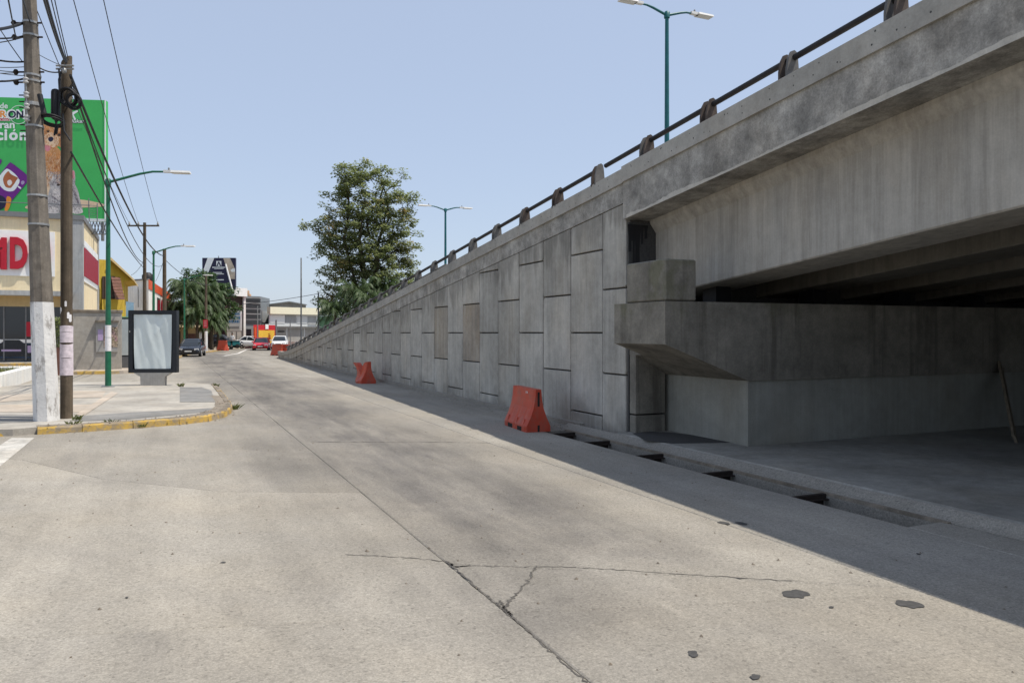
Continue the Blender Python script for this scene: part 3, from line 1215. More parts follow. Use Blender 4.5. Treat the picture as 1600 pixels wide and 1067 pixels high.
# flyers on that pole
root = [o for o in bpy.data.objects if o.get('label', '').startswith('green single-armed')][0]
mb = MB()
for (zt, zb, rr) in ((2.15, 1.75, .092), (1.74, 1.45, .094), (1.45, 1.30, .0925)):
    mb.tube([(p1.x, p1.y, zb), (p1.x, p1.y, zt)], rr, 14, cap=False)
mb.build('pasted_flyer', M['paper_white'], root)
p2 = GX(240, 47.8, .15)
lamp_post(p2, 6.75, [(CA, -SA, 1.75, .42)], 'second green street lamp between the two bare utility poles', M['green_paint'], .095, 'single-armed lamps along the pavement')
p3 = GX(288, 70, .15)
lamp_post(p3, 6.6, [(CA, -SA, 1.75, .42)], 'green street lamp standing among the palms behind the parked black car', M['green_paint'], .095, 'single-armed lamps along the pavement')

# ------------------------------------------------------------------ corner island and pavements
def pv(px, py, z=0.0):
    p = G(px, py, z)
    return (p.x, p.y)


KH = .13
near_edge = [pv(58, 679), pv(110, 676), pv(160, 673), pv(215, 669), pv(262, 665.5), pv(300, 662), pv(330, 658), pv(350, 653), pv(361, 647), pv(364, 641), pv(361, 634), pv(354, 625), pv(346, 615), pv(338, 606)]
back_edge = [pv(300, 603), pv(270, 602), pv(170, 602), pv(100, 601), pv(60, 603), pv(-60, 618), pv(-160, 640)]
left_edge = [pv(-160, 690), pv(-40, 683), pv(20, 681)]


def offset_path(path, g):
    out = []
    n = len(path)
    for i in range(n):
        a, b = Vector(path[max(i - 1, 0)]), Vector(path[min(i + 1, n - 1)])
        d = (b - a).normalized()
        nn = Vector((-d.y, d.x))
        q = Vector(path[i]) + nn * g
        out.append((q.x, q.y))
    return out


inner = offset_path(near_edge, .17)
isl = inner + back_edge + left_edge
mb = MB()
mb.loft([[(p[0], p[1], -.04) for p in isl], [(p[0], p[1], KH - .004) for p in isl]])
mb.add([(p[0], p[1], KH - .004) for p in isl], [tuple(range(len(isl)))])
island = fixn(mb.build('pavement_corner', M['pave']))
tag(island, kind='structure')


def kerb_run(path, h, w, name, label, seed, paint=True, step=.8, parent=None):
    """a run of kerb stones following a path (outer, lower edge), inside is to the left"""
    r = random.Random(seed)
    root = thing(name, (path[0][0], path[0][1], 0), label, 'kerb')
    # resample
    pts = [Vector(p) for p in path]
    L = [0]
    for a, b in zip(pts[:-1], pts[1:]):
        L.append(L[-1] + (b - a).length)

    def at(d):
        for i in range(len(pts) - 1):
            if d <= L[i + 1] or i == len(pts) - 2:
                return pts[i].lerp(pts[i + 1], (d - L[i]) / max(L[i + 1] - L[i], 1e-6))
    d = 0
    while d < L[-1] - .05:
        e = min(d + step * r.uniform(.85, 1.15), L[-1])
        a, b = at(d + .006), at(e - .006)
        dv = (b - a).normalized()
        nn = Vector((-dv.y, dv.x))
        hh = h + r.uniform(-.008, .008)
        mb = MB()
        rings = []
        K = 5
        for k in range(K + 1):
            p = a.lerp(b, k / K)
            j = lambda q: r.uniform(-q, q)
            rings.append([(p.x + j(.006), p.y + j(.006), -.04), (p.x + nn.x * .015, p.y + nn.y * .015, hh - .035 + j(.006)), (p.x + nn.x * (.04 + j(.012)), p.y + nn.y * .04, hh + j(.006)),
                          (p.x + nn.x * w, p.y + nn.y * w, hh + j(.004)), (p.x + nn.x * w, p.y + nn.y * w, -.04)])
        mb.loft(rings, cap=True)
        for q in range(len(mb.f)):
            if q < 5 * K and q % 5 == 2 and paint:
                mb.m[q] = 1
        fixn(mb.build('kerb_stone', [M['yellow'], M['kerb']] if paint else M['kerb'], root))
        d = e
    return root


def worn_yellow():
    n = NT('worn_yellow_kerb')
    f = n.rng(n.noise(3, 5), .3, .7, .85, 1.12)
    c = n.scale_col((.50, .325, .075), f)
    w = n.rng(n.noise(2.6, 8, .8), .44, .56, 0, .92)
    c = n.mix(w, c, n.scale_col((.26, .22, .17), f))
    n.bump(n.noise(30, 5, .7), .6, .012)
    return n.done(c, .85)


M['yellow'] = worn_yellow()
kerb_run(near_edge, KH + .012, .17, 'corner_kerb', 'worn yellow painted kerb curving round the pavement corner', 4)
kerb_run([pv(-160, 691), pv(-60, 685), pv(16, 681)], .08, .15, 'driveway_kerb', 'low yellow kerb left of the two utility poles', 5)
kerb_run([pv(300, 602), pv(270, 601), pv(170, 601), pv(112, 600)][::-1], KH + .004, .14, 'rear_kerb', 'pale unpainted kerb behind the advertising panel', 6, False) if False else None
outer_ = offset_path(near_edge, .172)
inn_ = offset_path(near_edge, .38)
rj = random.Random(8)
inn_ = [(p[0] + rj.uniform(-.05, .05), p[1] + rj.uniform(-.06, .06)) for p in inn_]
dq = MB()
nq = len(outer_) - 3
for q in range(nq):
    dq.add([(*outer_[q], KH + .0045), (*outer_[q + 1], KH + .0045), (*inn_[q + 1], KH + .0045), (*inn_[q], KH + .0045)], [(0, 1, 2, 3)])
fixn_up(dq.build('broken_edge', M['kerb'], island))
# loose crumbs of kerb and concrete
dq = MB()
for q in range(160):
    t = rj.random() * (nq - 1)
    i_ = int(t)
    a_ = Vector(near_edge[i_]).lerp(Vector(near_edge[i_ + 1]), t - i_)
    n_ = (Vector(inn_[i_]) - Vector(outer_[i_])).normalized()
    o_ = a_ + n_ * rj.uniform(-.14, .5)
    z_ = KH if (o_ - a_).dot(n_) > .17 else (0 if (o_ - a_).dot(n_) < -.02 else KH + .01)
    r_ = rj.uniform(.008, .028)
    dq.add([(o_.x + r_, o_.y, z_), (o_.x, o_.y + r_, z_), (o_.x - r_, o_.y, z_), (o_.x, o_.y - r_ * .8, z_), (o_.x + r_ * .2, o_.y, z_ + r_)], [(0, 1, 4), (1, 2, 4), (2, 3, 4), (3, 0, 4)])
tag(dq.build('kerb_rubble', M['kerb'], island), kind='stuff')
# patches of different concrete on the corner
zt = KH
sheet('concrete_patch', [pv(-10, 661, KH), pv(420 * 0 + 52, 659, KH), pv(58, 648, KH), pv(-10, 648, KH)], zt + .002, M['pave_dark'], island)
sheet('concrete_patch', [pv(116, 658, KH), pv(200, 655, KH), pv(345, 641, KH), pv(340, 637, KH), pv(210, 644, KH), pv(120, 650, KH)], zt + .002, M['pave_dark'], island)
sheet('concrete_patch', [pv(281, 628, KH), pv(337, 628, KH), pv(330, 610, KH), pv(315, 605, KH), pv(281, 605, KH)], zt + .003, M['pave_dark'], island)
sheet('concrete_patch', [pv(0, 644, KH), pv(140, 644, KH), pv(152, 632, KH), pv(-6, 632, KH)], zt + .003, M['pave_pink'], island)
sheet('concrete_patch', [pv(118, 648, KH), pv(130, 650, KH), pv(185, 614, KH), pv(174, 612, KH)], zt + .006, M['pave_pink'], island)
sheet('concrete_patch', [pv(100, 622, KH), pv(160, 621, KH), pv(165, 611, KH), pv(90, 611, KH)], zt + .004, M['pave_pink'], island)
sheet('concrete_patch', [pv(-20, 630, KH), pv(80, 622, KH), pv(80, 614, KH), pv(-20, 618, KH)], zt + .004, M['pave_pink'], island)
# pale worn strip where the driveway meets the road
sheet('worn_strip', [pv(54, 684), pv(18, 684), pv(-60, 735), pv(-20, 745)], .004, M['faded_white'], road)
sheet('worn_strip', [pv(352, 622), pv(358, 622), pv(385, 650), pv(368, 649)], .004, M['road_light'], road)

# store pavement block on the far side of the side street
sp = [(-32, 40.6), (-1.9, 40.1), (-1.2, 40.6), (-.9, 41.6), (-.6, 50), (.6, 62), (1.0, 68), (2.2, 76), (4.2, 83), (6.0, 92), (9.5, 102), (9.5, 118), (-60, 118), (-60, 40.6)]
mb = MB()
mb.loft([[(p[0], p[1], -.04) for p in sp], [(p[0], p[1], .148) for p in sp]])
mb.add([(p[0], p[1], .148) for p in sp], [tuple(range(len(sp)))])
spv = fixn(mb.build('pavement_shops', M['pave_pink']))
tag(spv, kind='structure')
kerb_run([(-14, 40.1), (-1.9, 39.9), (-1.0, 40.5), (-.7, 41.6), (-.45, 50)], .15, .16, 'shop_kerb', 'yellow kerb in front of the concrete boundary wall', 8, step=1.6)
kerb_run([(-.43, 50), (.78, 62), (1.18, 68), (2.38, 76), (4.38, 83), (6.2, 92)], .15, .16, 'street_kerb', 'pale yellow kerb beside the parked black cars', 9, step=3.0)
# lane markings far down the road
for (a, b) in (((350, 556), (376, 551.5)), ((372, 552), (386, 546))):
    p, q = Vector(pv(*a)), Vector(pv(*b))
    d = (q - p).normalized()
    nn = Vector((-d.y, d.x)) * .09
    sheet('lane_marking', [tuple(p + nn), tuple(p - nn), tuple(q - nn), tuple(q + nn)], .005, M['white_paint'], road)
# white cross-walk line on the side street
sheet('lane_marking', [pv(196, 601), pv(206, 601), pv(226, 588), pv(218, 588)], .005, M['road_light'], road)

# planter with grass in front of the store
plw = thing('planter_wall', (-5.2, 30, 0), 'low cream wall round the grass bed in front of the store', 'wall')
mb = MB()
mb.box((-5.25, 22.0, -.04), (-5.0, 36.6, .55), bev=.03)
mb.build('wall', M['white_wall'], plw)
mb = MB()
mb.box((-12, 36.35, -.04), (-5.26, 36.6, .55), bev=.03)
mb.build('wall', M['white_wall'], plw)
mb = MB()
mb.box((-12, 22.0, -.04), (-5.26, 36.34, .44))
soil = mb.build('planter_soil', M['ground'])
tag(soil, kind='structure')
mb = MB()
tn = []
r = random.Random(12)
for k in range(9000):
    x, y = r.uniform(-11.8, -5.3), r.uniform(24, 36.3)
    h = r.uniform(.06, .20)
    a = r.uniform(0, 6.28)
    w = .012
    lx, ly = r.uniform(-.06, .06), r.uniform(-.06, .06)
    mb.add([(x - w * math.cos(a), y - w * math.sin(a), .435), (x + w * math.cos(a), y + w * math.sin(a), .435), (x + lx, y + ly, .44 + h)], [(0, 1, 2)])
    tn.append(r.random())
gr = mb.build('planter_grass', M['grass'], tint=tn)
tag(gr, 'short green grass filling the planter bed', 'grass', kind='stuff')


# weeds on the kerb
def weed(p, h, n, seed, label):
    r = random.Random(seed)
    root = thing('weed', p, label, 'weed', 'weeds along the corner kerb')
    mb = MB()
    tn = []
    for k in range(n):
        a = r.uniform(0, 6.28)
        ln = h * r.uniform(.25, .75)
        d = Vector((math.cos(a) * r.uniform(.2, .9), math.sin(a) * r.uniform(.2, .9), 1)).normalized()
        sidev = Vector((-math.sin(a), math.cos(a), 0)) * .007
        o = Vector((r.uniform(-.08, .08), r.uniform(-.05, .05), 0))
        mid = o + d * ln * .55
        tip = o + d * ln + Vector((math.cos(a), math.sin(a), -.4)) * ln * .25
        mb.add([o - sidev * .5, o + sidev * .5, mid + sidev, tip, mid - sidev], [(0, 1, 2, 3, 4)])
        tn.append(r.random())
    mb.build('leaves', M['grass'], root, local=True, tint=tn)
    return root


for i, (px, py, h, n, z) in enumerate([(112, 671, .34, 60, .02), (172, 668, .3, 50, .02), (120, 656, .2, 40, .13), (221, 667, .15, 24, .02), (283, 604, .25, 40, .13), (366, 640, .3, 60, .0), (338, 604, .22, 40, .1), (75, 673, .12, 20, .02)]):
    g = G(px, py, z)
    weed((g.x, g.y, z), h, n, 30 + i, ['leafy weed growing on the yellow kerb right of the wooden pole', 'green weed tuft on the middle of the yellow kerb', 'small weed at the foot of the wooden pole', 'low sprig of weed on the yellow kerb',
                                      'weed tuft beside the advertising panel stand', 'weed tuft outside the rounded end of the yellow kerb', 'weed tuft at the far tip of the yellow kerb', 'tiny weed at the broken kerb end by the white pole'][i])

# ------------------------------------------------------------------ advertising panel (mupi) on the corner
mp = G(240, 602, KH)
MD = mp.dot(Vector((SA, CA, 0)))           # depth from the camera
mup = thing('advertising_panel', (mp.x, mp.y, KH), 'street advertising panel with blank crumpled sheet in dark frame on grey foot', 'sign')
fr = Vector((CA, -SA, 0)).normalized()
fr = (fr * math.cos(R(4)) + Vector((SA, CA, 0)) * math.sin(R(4))).normalized()
fd = Vector((-fr.y, fr.x, 0))             # away from the camera
upv = Vector((0, 0, 1))
sc_ = MD / FPX
wid, hei = 73 * sc_, 97 * sc_
zb = CAM_H - (582 - HORIZON) * sc_
cx = Vector((mp.x, mp.y, 0))
for (nm, a0, a1, z0, z1, d0, d1, mt) in [
        ('frame_side', -wid / 2, -wid / 2 + .14, zb, zb + hei, -.10, .14, 'frame'), ('frame_side', wid / 2 - .14, wid / 2, zb, zb + hei, -.10, .14, 'frame'),
        ('frame_top', -wid / 2 + .14, wid / 2 - .14, zb + hei - .13, zb + hei, -.10, .14, 'frame'), ('frame_bottom', -wid / 2 + .14, wid / 2 - .14, zb, zb + .12, -.10, .14, 'frame'),
        ('backing', -wid / 2 + .13, wid / 2 - .13, zb + .1, zb + hei - .1, -.02, .08, 'frame')]:
    mb = MB()
    mb.obox(cx + fr * (a0 + a1) / 2 + fd * (d0 + d1) / 2 + upv * (z0 + z1) / 2, ((a1 - a0) / 2, (d1 - d0) / 2, (z1 - z0) / 2), fr, fd, upv)
    mb.build(nm, M[mt], mup)
# the sheet hangs a little slack, narrower at the bottom
mb = MB()
NXs, NYs = 26, 34
vs = []
r = random.Random(2)
for j in range(NYs + 1):
    v = j / NYs
    for i in range(NXs + 1):
        u = i / NXs * 2 - 1
        half = (wid / 2 - .16) * (.93 + .07 * v ** .6) if u > -9 else 0
        fold = .022 * math.sin(u * 5.5 + v * 3.2) + .02 * math.exp(-((u * .55 - (v - .55) * 1.0) ** 2) / .006) + .02 * math.exp(-((u + .75 - (1 - v) * 1.3) ** 2) / .006) + .014 * math.sin(u * 13 + v * 7)
        z = zb + .13 + v * (hei - .27)
        p = cx + fr * (u * half) + fd * (-.066 - fold * (.4 + .6 * v) * .8) + upv * z
        vs.append(p)
fs = []
for j in range(NYs):
    for i in range(NXs):
        a = j * (NXs + 1) + i
        fs.append((a, a + 1, a + NXs + 2, a + NXs + 1))
mb.add(vs, fs, 0, True)
mb.build('blank_sheet', M['poster_blank'], mup)
mb = MB()
st = .42
mb.loft([[cx + fr * a * (st - .03) + fd * b * .10 + upv * (KH - .01) for a, b in ((-1, -1), (1, -1), (1, 1), (-1, 1))],
         [cx + fr * a * (st - .02) + fd * b * .10 + upv * (zb - .13) for a, b in ((-1, -1), (1, -1), (1, 1), (-1, 1))],
         [cx + fr * a * (st + .20) + fd * b * .10 + upv * (zb - .001) for a, b in ((-1, -1), (1, -1), (1, 1), (-1, 1))]], cap=True)
mb.build('foot', M['stone_grey'], mup)
mb = MB()
mb.obox(cx - fr * (wid / 2 - .05) - fd * .105 + upv * (zb + hei * .66), (.015, .012, .03), fr, fd, upv)
mb.build('lock', M['galv'], mup)

# second panel further back
p = GX(197, 38.5, .15)
m2 = thing('display_panel', p, 'pale blue glass display panel behind the advertising panel', 'sign')
sc2 = 38.5 / FPX
w2 = 17 * sc2 * 1.7
for (nm, a0, a1, z0, z1, d0, d1, mt) in [('stand', -.32, .32, .15, .72, -.1, .1, 'grey_dark'), ('frame', -w2 / 2, w2 / 2, .70, 2.66, -.08, .10, 'frame'), ('sheet', -w2 / 2 + .05, w2 / 2 - .05, .78, 2.58, -.11, -.082, 'poster_blank')]:
    mb = MB()
    mb.obox(p + fr * (a0 + a1) / 2 + fd * (d0 + d1) / 2 + upv * ((z0 + z1) / 2 - .15), ((a1 - a0) / 2, (d1 - d0) / 2, (z1 - z0) / 2), fr, fd, upv)
    mb.build(nm, M[mt], m2)

# ------------------------------------------------------------------ orange barriers
def barrier(loc, rz, label, L=1.32, H=.81, crush=False, marks=True):
    root = thing('road_barrier', loc, label, 'barrier', 'orange plastic road barriers', rz)
    # cross-section half widths by height fraction
    hw = [(0, .265), (.13, .265), (.16, .255), (.34, .185), (.55, .125), (.75, .092), (1.0, .075)]
    NL = 14
    rings = []
    for k in range(NL + 1):
        t = k / NL
        y = (t - .5) * L
        hh = H
        lean = 0
        wsc = 1.0
        if crush:
            dip = math.exp(-((t - .45) / .17) ** 2)
            hh = H * (1 - .5 * dip) * (1 - .08 * t)
            lean = .03 - .34 * t
            wsc = 1.12 + .3 * dip
            y = y * .8
        rib = -.012 if (k in (3, 7, 11) and not crush) else 0
        ring = []
        e = .02 if k in (0, NL) else 0
        for f, w in hw:
            ring.append(((w - e) * wsc + (rib if .1 < f < .5 else 0) + lean * f * f, y, f * hh))
        for f, w in hw[::-1]:
            ring.append((-(w - e) * wsc - (rib if .1 < f < .5 else 0) + lean * f * f, y, f * hh))
        rings.append(ring)
    mb = MB()
    mb.loft(rings, cap=True)
    body = fixn(mb.build('barrier_body', M['barrier'], root, local=True))
    # forklift openings and end slots, sunk dark pockets
    for sx in (-1, 1):
        for (a, b) in ((-.42, -.17), (.12, .40)) if not crush else ((-.3, -.1),):
            mb = MB()
            mb.box((sx * .2655, a * L / 1.32, .004), (sx * .255, b * L / 1.32, .085))
            mb.build('forklift_slot', M['dark'], root, local=True)
        if not crush:
            for yy in (-.48, -.08, .45):
                mb = MB()
                s0 = .17 * H
                mb.prism([(sx * .258, yy - .018, .155 * H), (sx * .258, yy + .018, .155 * H), (sx * .222, yy + .012, .30 * H), (sx * .222, yy - .012, .30 * H)], (sx * -.012, 0, -.004))
                mb.build('rib_recess', M['barrier'], root, local=True)
    if not crush:
        for sy in (-1, 1):
            mb = MB()
            mb.box((-.022, sy * (L / 2 + .002), .60 * H), (.022, sy * (L / 2 - .02), .94 * H))
            mb.build('coupling_slot', M['dark'], root, local=True)
            mb = MB()
            mb.box((-.022, sy * (L / 2 + .002), .004), (.022, sy * (L / 2 - .02), .13))
            mb.build('drain_slot', M['dark'], root, local=True)
    if marks:
        for j in (-1, 1):
            mb = MB()
            mb.prism([(-.0905, -.25 + j * .035 - .014, .885 * H), (-.0905, -.25 + j * .035 + .014, .885 * H), (-.0885, -.25 + j * .035 + .014, .93 * H), (-.0885, -.25 + j * .035 - .004, .935 * H)], (-.004, 0, 0))
            mb.build('white_mark', M['print_white'], root, local=True)
    return root


g = G(818, 669)
barrier((g.x + .08, g.y + .02, 0), R(-5), 'orange plastic barrier standing upright in front of the drain channel')
g = G(570, 598)
barrier((g.x + .03, g.y, 0), R(-2), 'crushed orange plastic barrier lying at the foot of the ramp wall', L=1.4, H=.82, crush=True, marks=False)
g = G(429, 556)
barrier((g.x + .35, g.y + .9, 0), R(28), 'sunlit orange barrier at the toe of the ramp behind the red car', H=.95, marks=False)
g = G(435, 556)
barrier((g.x + .62, g.y + .5, 0), R(20), 'orange barrier nearest the ramp toe, right of its twin', H=.95, marks=False)
g = G(348, 550)
barrier((g.x, g.y, .148), R(25), 'orange barrier at the kerb beside the parked dark pickup', H=1.0, L=1.5, marks=False)
#PART2
# ------------------------------------------------------------------ more survey helpers
def onY(px, py, Y):
    u = (px - 800) / FPX
    return W(px, py, Y / (CA - u * SA))


def onX(px, py, X):
    u = (px - 800) / FPX
    return W(px, py, X / (SA + u * CA))


def Zat(py, d):
    return CAM_H + (HORIZON - py) * d / FPX


def text_obj(s, fn, name, mat, parent, bold=0.0, depth=0.0, shear=0.0):
    """flat lettering: fn maps (u, v, w) with u, v in 0..1 over the text box to a world point"""
    cu = bpy.data.curves.new(name, 'FONT')
    cu.body = s
    cu.offset = bold
    cu.shear = shear
    cu.resolution_u = 3
    tmp = bpy.data.objects.new(name + '_tmp', cu)
    COL.objects.link(tmp)
    dg = bpy.context.evaluated_depsgraph_get()
    dg.update()
    me = tmp.evaluated_get(dg).to_mesh()
    vs = [v.co.copy() for v in me.vertices]
    fs = [tuple(p.vertices) for p in me.polygons]
    tmp.evaluated_get(dg).to_mesh_clear()
    bpy.data.objects.remove(tmp)
    bpy.data.curves.remove(cu)
    x0, x1 = min(v.x for v in vs), max(v.x for v in vs)
    y0, y1 = min(v.y for v in vs), max(v.y for v in vs)
    U = [((v.x - x0) / (x1 - x0), (v.y - y0) / (y1 - y0)) for v in vs]
    mb = MB()
    mb.add([fn(u, v, depth) for u, v in U], fs)
    if depth > 0:
        # side walls down to the board from the boundary edges
        cnt = {}
        for f in fs:
            for i in range(len(f)):
                e = (f[i], f[(i + 1) % len(f)])
                cnt[tuple(sorted(e))] = cnt.get(tuple(sorted(e)), 0) + 1
        b = len(mb.v)
        mb.v += [tuple(fn(u, v, 0)) for u, v in U]
        for (i, j), n in cnt.items():
            if n == 1:
                mb.f.append((i, j, b + j, b + i))
                mb.m.append(0)
                mb.s.append(False)
    return mb.build(name, mat, parent)


def face_box(root, name, mat, A, B, u0, u1, z0, z1, o0, o1, bev=0):
    """box on the facade from ground point A to ground point B (fractions u), standing out by o0..o1 towards the camera"""
    A, B = Vector((A[0], A[1], 0)), Vector((B[0], B[1], 0))
    d = (B - A)
    L = d.length
    d.normalize()
    n = Vector((d.y, -d.x, 0))
    if n.dot(-(A + B) / 2) < 0:
        n = -n
    c = A + d * (L * (u0 + u1) / 2) + n * ((o0 + o1) / 2) + Vector((0, 0, (z0 + z1) / 2))
    mb = MB()
    mb.obox(c, (L * abs(u1 - u0) / 2, abs(o1 - o0) / 2, abs(z1 - z0) / 2), d, n, Vector((0, 0, 1)))
    return mb.build(name, M[mat] if isinstance(mat, str) else mat, root)


def footprint(root, name, mat, pts, z0, z1):
    mb = MB()
    mb.loft([[(p[0], p[1], z0) for p in pts], [(p[0], p[1], z1) for p in pts]], cap=True)
    return fixn(mb.build(name, M[mat], root))


# ------------------------------------------------------------------ corner store
SX, SY, SYB, SH = -4.1, 45.7, 55.4, 7.75
store = thing('store_building', (SX, SY, .15), 'cream corner store with red letters on a white board', 'building')
mb = MB()
mb.box((-34, SY + .25, .14), (SX - .02, SYB, SH - .02))
mb.build('core', M['grey_dark'], store)
zc = onY(40, 462, SY).z        # top of the ochre band / underside of the canopy
zg = onY(40, 479, SY).z        # head of the shop window
zs = onY(40, 529, SY).z        # sill of the upper panes
mb = MB()
mb.box((-34, SY, zc), (SX - .75, SY + .25, SH))
mb.build('front_wall', M['cream'], store)
mb = MB()
mb.box((-34, SY + .12, zg), (SX - .75, SY + .25, zc))
mb.build('window_lintel', M['ochre'], store)
mb = MB()
mb.box((-34, SY - .9, zc - .02), (SX - .4, SY + .02, zc + .22))
mb.build('canopy', M['grey_paint'], store)
mb = MB()
mb.box((-34, SY - .16, SH), (SX + .10, SY + .3, SH + .26))
mb.box((SX - .3, SY + .3, SH), (SX + .10, SYB + .05, SH + .26))
mb.build('roof_trim', M['grey_dark'], store)
mb = MB()
mb.box((SX - .75, SY - .10, .15), (SX + .05, SY + .5, SH - .001))
mb.build('corner_pillar', M['grey_paint'], store)
mb = MB()
mb.box((SX - .02, SYB - .45, .15), (SX + .08, SYB + .1, SH - .001))
mb.build('rear_pillar', M['grey_paint'], store)
mb = MB()
mb.box((SX - .25, SY + .5, .15), (SX, SYB - .45, SH - .002))
mb.build('side_wall', M['cream'], store)
# red corrugated panel with white edging on the side wall
zr1, zr0 = onX(129, 386, SX).z, onX(129, 431, SX).z
ya, yb = SY + .62, SYB - .55
mb = MB()
mb.box((SX + .002, ya, zr1), (SX + .06, yb, zr1 + .40))
mb.build('white_band', M['white'], store)
mb = MB()
mb.box((SX + .002, ya, zr0 - .28), (SX + .05, yb, zr0))
mb.build('white_band', M['white'], store)
k = 0
y = ya
while y < yb - .1:
    mb = MB()
    mb.prism([(SX + .003, y, zr0), (SX + .09, y + .05, zr0), (SX + .09, y + .22, zr0), (SX + .003, y + .27, zr0)], (0, 0, zr1 - zr0))
    fixn(mb.build('red_rib', M['crimson'], store))
    y += .29
# shop window: panes with mullions, lower printed band
xw = [onY(px, 500, SY).x for px in (-75, -45, -18, 5.5, 40, 76, 112)]
for a, b in zip(xw[:-1], xw[1:]):
    mb = MB()
    mb.box((a + .03, SY + .14, zs), (b - .03, SY + .17, zg))
    mb.build('window_pane', M['glass'], store)
    mb = MB()
    mb.box((b - .03, SY + .08, .5), (b + .03, SY + .2, zg))
    mb.build('mullion', M['grey_dark'], store)
zl0, zl1 = onY(30, 560, SY).z, zs
mb = MB()
mb.box((xw[0], SY + .10, zl0), (xw[-2], SY + .16, zl1 - .02))
mb.build('printed_band', M['glass_blue'], store)
mb = MB()
mb.box((xw[0], SY + .085, zl1 - .22), (xw[-2], SY + .098, zl1 - .04))
mb.build('white_stripe', M['white'], store)
# car printed on the band
mb = MB()
cp = [(-40, 556), (-30, 540), (0, 537), (8, 531), (30, 531), (45, 541), (56, 546), (56, 557)]
mb.add([onY(a, b, SY + .082) for a, b in cp], [tuple(range(len(cp)))[::-1]])
mb.build('printed_car', M['car_black'], store)
mb = MB()
for (a, b, c, d) in ((43, 540, 56, 551), (2, 546, 33, 549)):
    mb.add([onY(a, d, SY + .079), onY(c, d, SY + .079), onY(c, b, SY + .079), onY(a, b, SY + .079)], [(0, 1, 2, 3)])
mb.build('printed_lights', M['purple_l'], store)
mb = MB()
p, q = onY(41, 526, SY), onY(56, 503, SY)
mb.box((p.x, SY + .02, p.z), (q.x, SY + .13, q.z))
mb.build('red_display', M['red'], store)
mb = MB()
mb.box((-34, SY - .6, .15), (SX - .8, SY + .25, .42), bev=.02)
mb.build('window_step', M['pave'], store)
mb = MB()
mb.box((-34, SY - .72, .15), (SX - .8, SY - .602, .40), bev=.02)
mb.build('yellow_step_edge', M['yellow'], store)
# sign board and letters
b0, b1 = onY(-95, 428, SY), onY(86, 363, SY)
mb = MB()
mb.box((b0.x, SY - .06, b0.z), (b1.x, SY, b1.z))
mb.build('sign_board', M['white'], store)
for ch, (xa, xb) in (('M', (-24, 11.5)), ('D', (16.5, 44)), ('O', (49, 79))):
    A_, B_ = onY(xa, 420.5, SY), onY(xb, 372, SY)
    text_obj(ch, lambda u, v, w, A_=A_, B_=B_: (A_.x + (B_.x - A_.x) * u, SY - .064 - w, A_.z + (B_.z - A_.z) * v), 'sign_letter', M['red'], store, .05, .16)
# rooftop lattice behind the pillar
lat = []
mb = MB()
for k in range(5):
    a = W(141 + k * 5, 366, 45.0)
    b = W(146 + k * 5, 346, 45.0)
    mb.tube([a, b], .03, 5)
    mb.tube([W(146 + k * 5, 366, 45.0), W(141 + k * 5, 346, 45.0)], .03, 5)
mb.tube([W(140, 366, 45), W(165, 366, 45)], .04, 5)
mb.build('roof_lattice', M['grey_dark'], store)

# concrete boundary wall with poster case
WY = 41.6
bw = thing('boundary_wall', (-3, WY, .15), 'grey rendered wall with an electrical niche and posters beside the store', 'wall')
a, b = onY(112, 488, WY), onY(190, 488, WY)
mb = MB()
mb.box((a.x - .4, WY, .14), (b.x, WY + .25, 2.86))
mb.build('wall', M['stone_grey'] if False else M['pave'], bw)
mb = MB()
mb.box((a.x - .42, WY - .05, 2.86), (b.x + .04, WY + .3, 3.0), bev=.02)
mb.build('wall_cap', M['kerb'], bw)
n0, n1 = onY(150, 550, WY), onY(184, 503, WY)
mb = MB()
mb.box((n0.x, WY - .06, n0.z), (n1.x, WY, n1.z))
mb.build('meter_case', M['stone_grey'], bw)
mb = MB()
mb.box((n0.x - .03, WY - .22, n1.z), (n1.x + .05, WY, n1.z + .07))
mb.build('case_hood', M['kerb'], bw)
n0, n1 = onY(162.5, 542.5, WY), onY(184, 511, WY)
mb = MB()
mb.box((n0.x, WY - .075, n0.z), (n1.x, WY - .061, n1.z))
mb.build('poster', M['collage'], bw)
n0, n1 = onY(153, 532, WY), onY(161, 515, WY)
mb = MB()
mb.box((n0.x, WY - .073, n0.z), (n1.x, WY - .061, n1.z))
mb.build('round_poster', M['purple_l'], bw)

# tall planter with a bush between the poles
pp = GX(90, 34.5, .0)
pot = thing('potted_plant', pp, 'leafy plant in a tall planter seen between the two poles', 'plant')
mb = MB()
mb.loft([[(pp.x + a * .18, pp.y + b * .18, 0) for a, b in ((-1, -1), (1, -1), (1, 1), (-1, 1))], [(pp.x + a * .24, pp.y + b * .24, 1.25) for a, b in ((-1, -1), (1, -1), (1, 1), (-1, 1))]], cap=True)
fixn(mb.build('planter', M['tile_brown'], pot))
mb = MB()
tn = []
r = random.Random(77)
for k in range(700):
    a = r.uniform(0, 6.28)
    rr = r.uniform(0, .34)
    z = 1.2 + r.uniform(0, 1.35)
    rr *= (1 - abs(z - 1.8) / 1.6)
    c = Vector((pp.x + rr * math.cos(a), pp.y + rr * math.sin(a), z))
    d = Vector((math.cos(a), math.sin(a), r.uniform(-.2, .9))).normalized()
    s = d.cross(Vector((r.uniform(-1, 1), r.uniform(-1, 1), r.uniform(-1, 1)))).normalized()
    mb.add([c, c + d * .07 + s * .03, c + d * .16, c + d * .07 - s * .03], [(0, 1, 2, 3)])
    tn.append(r.random())
mb.build('foliage', M['leaf'], pot, tint=tn)

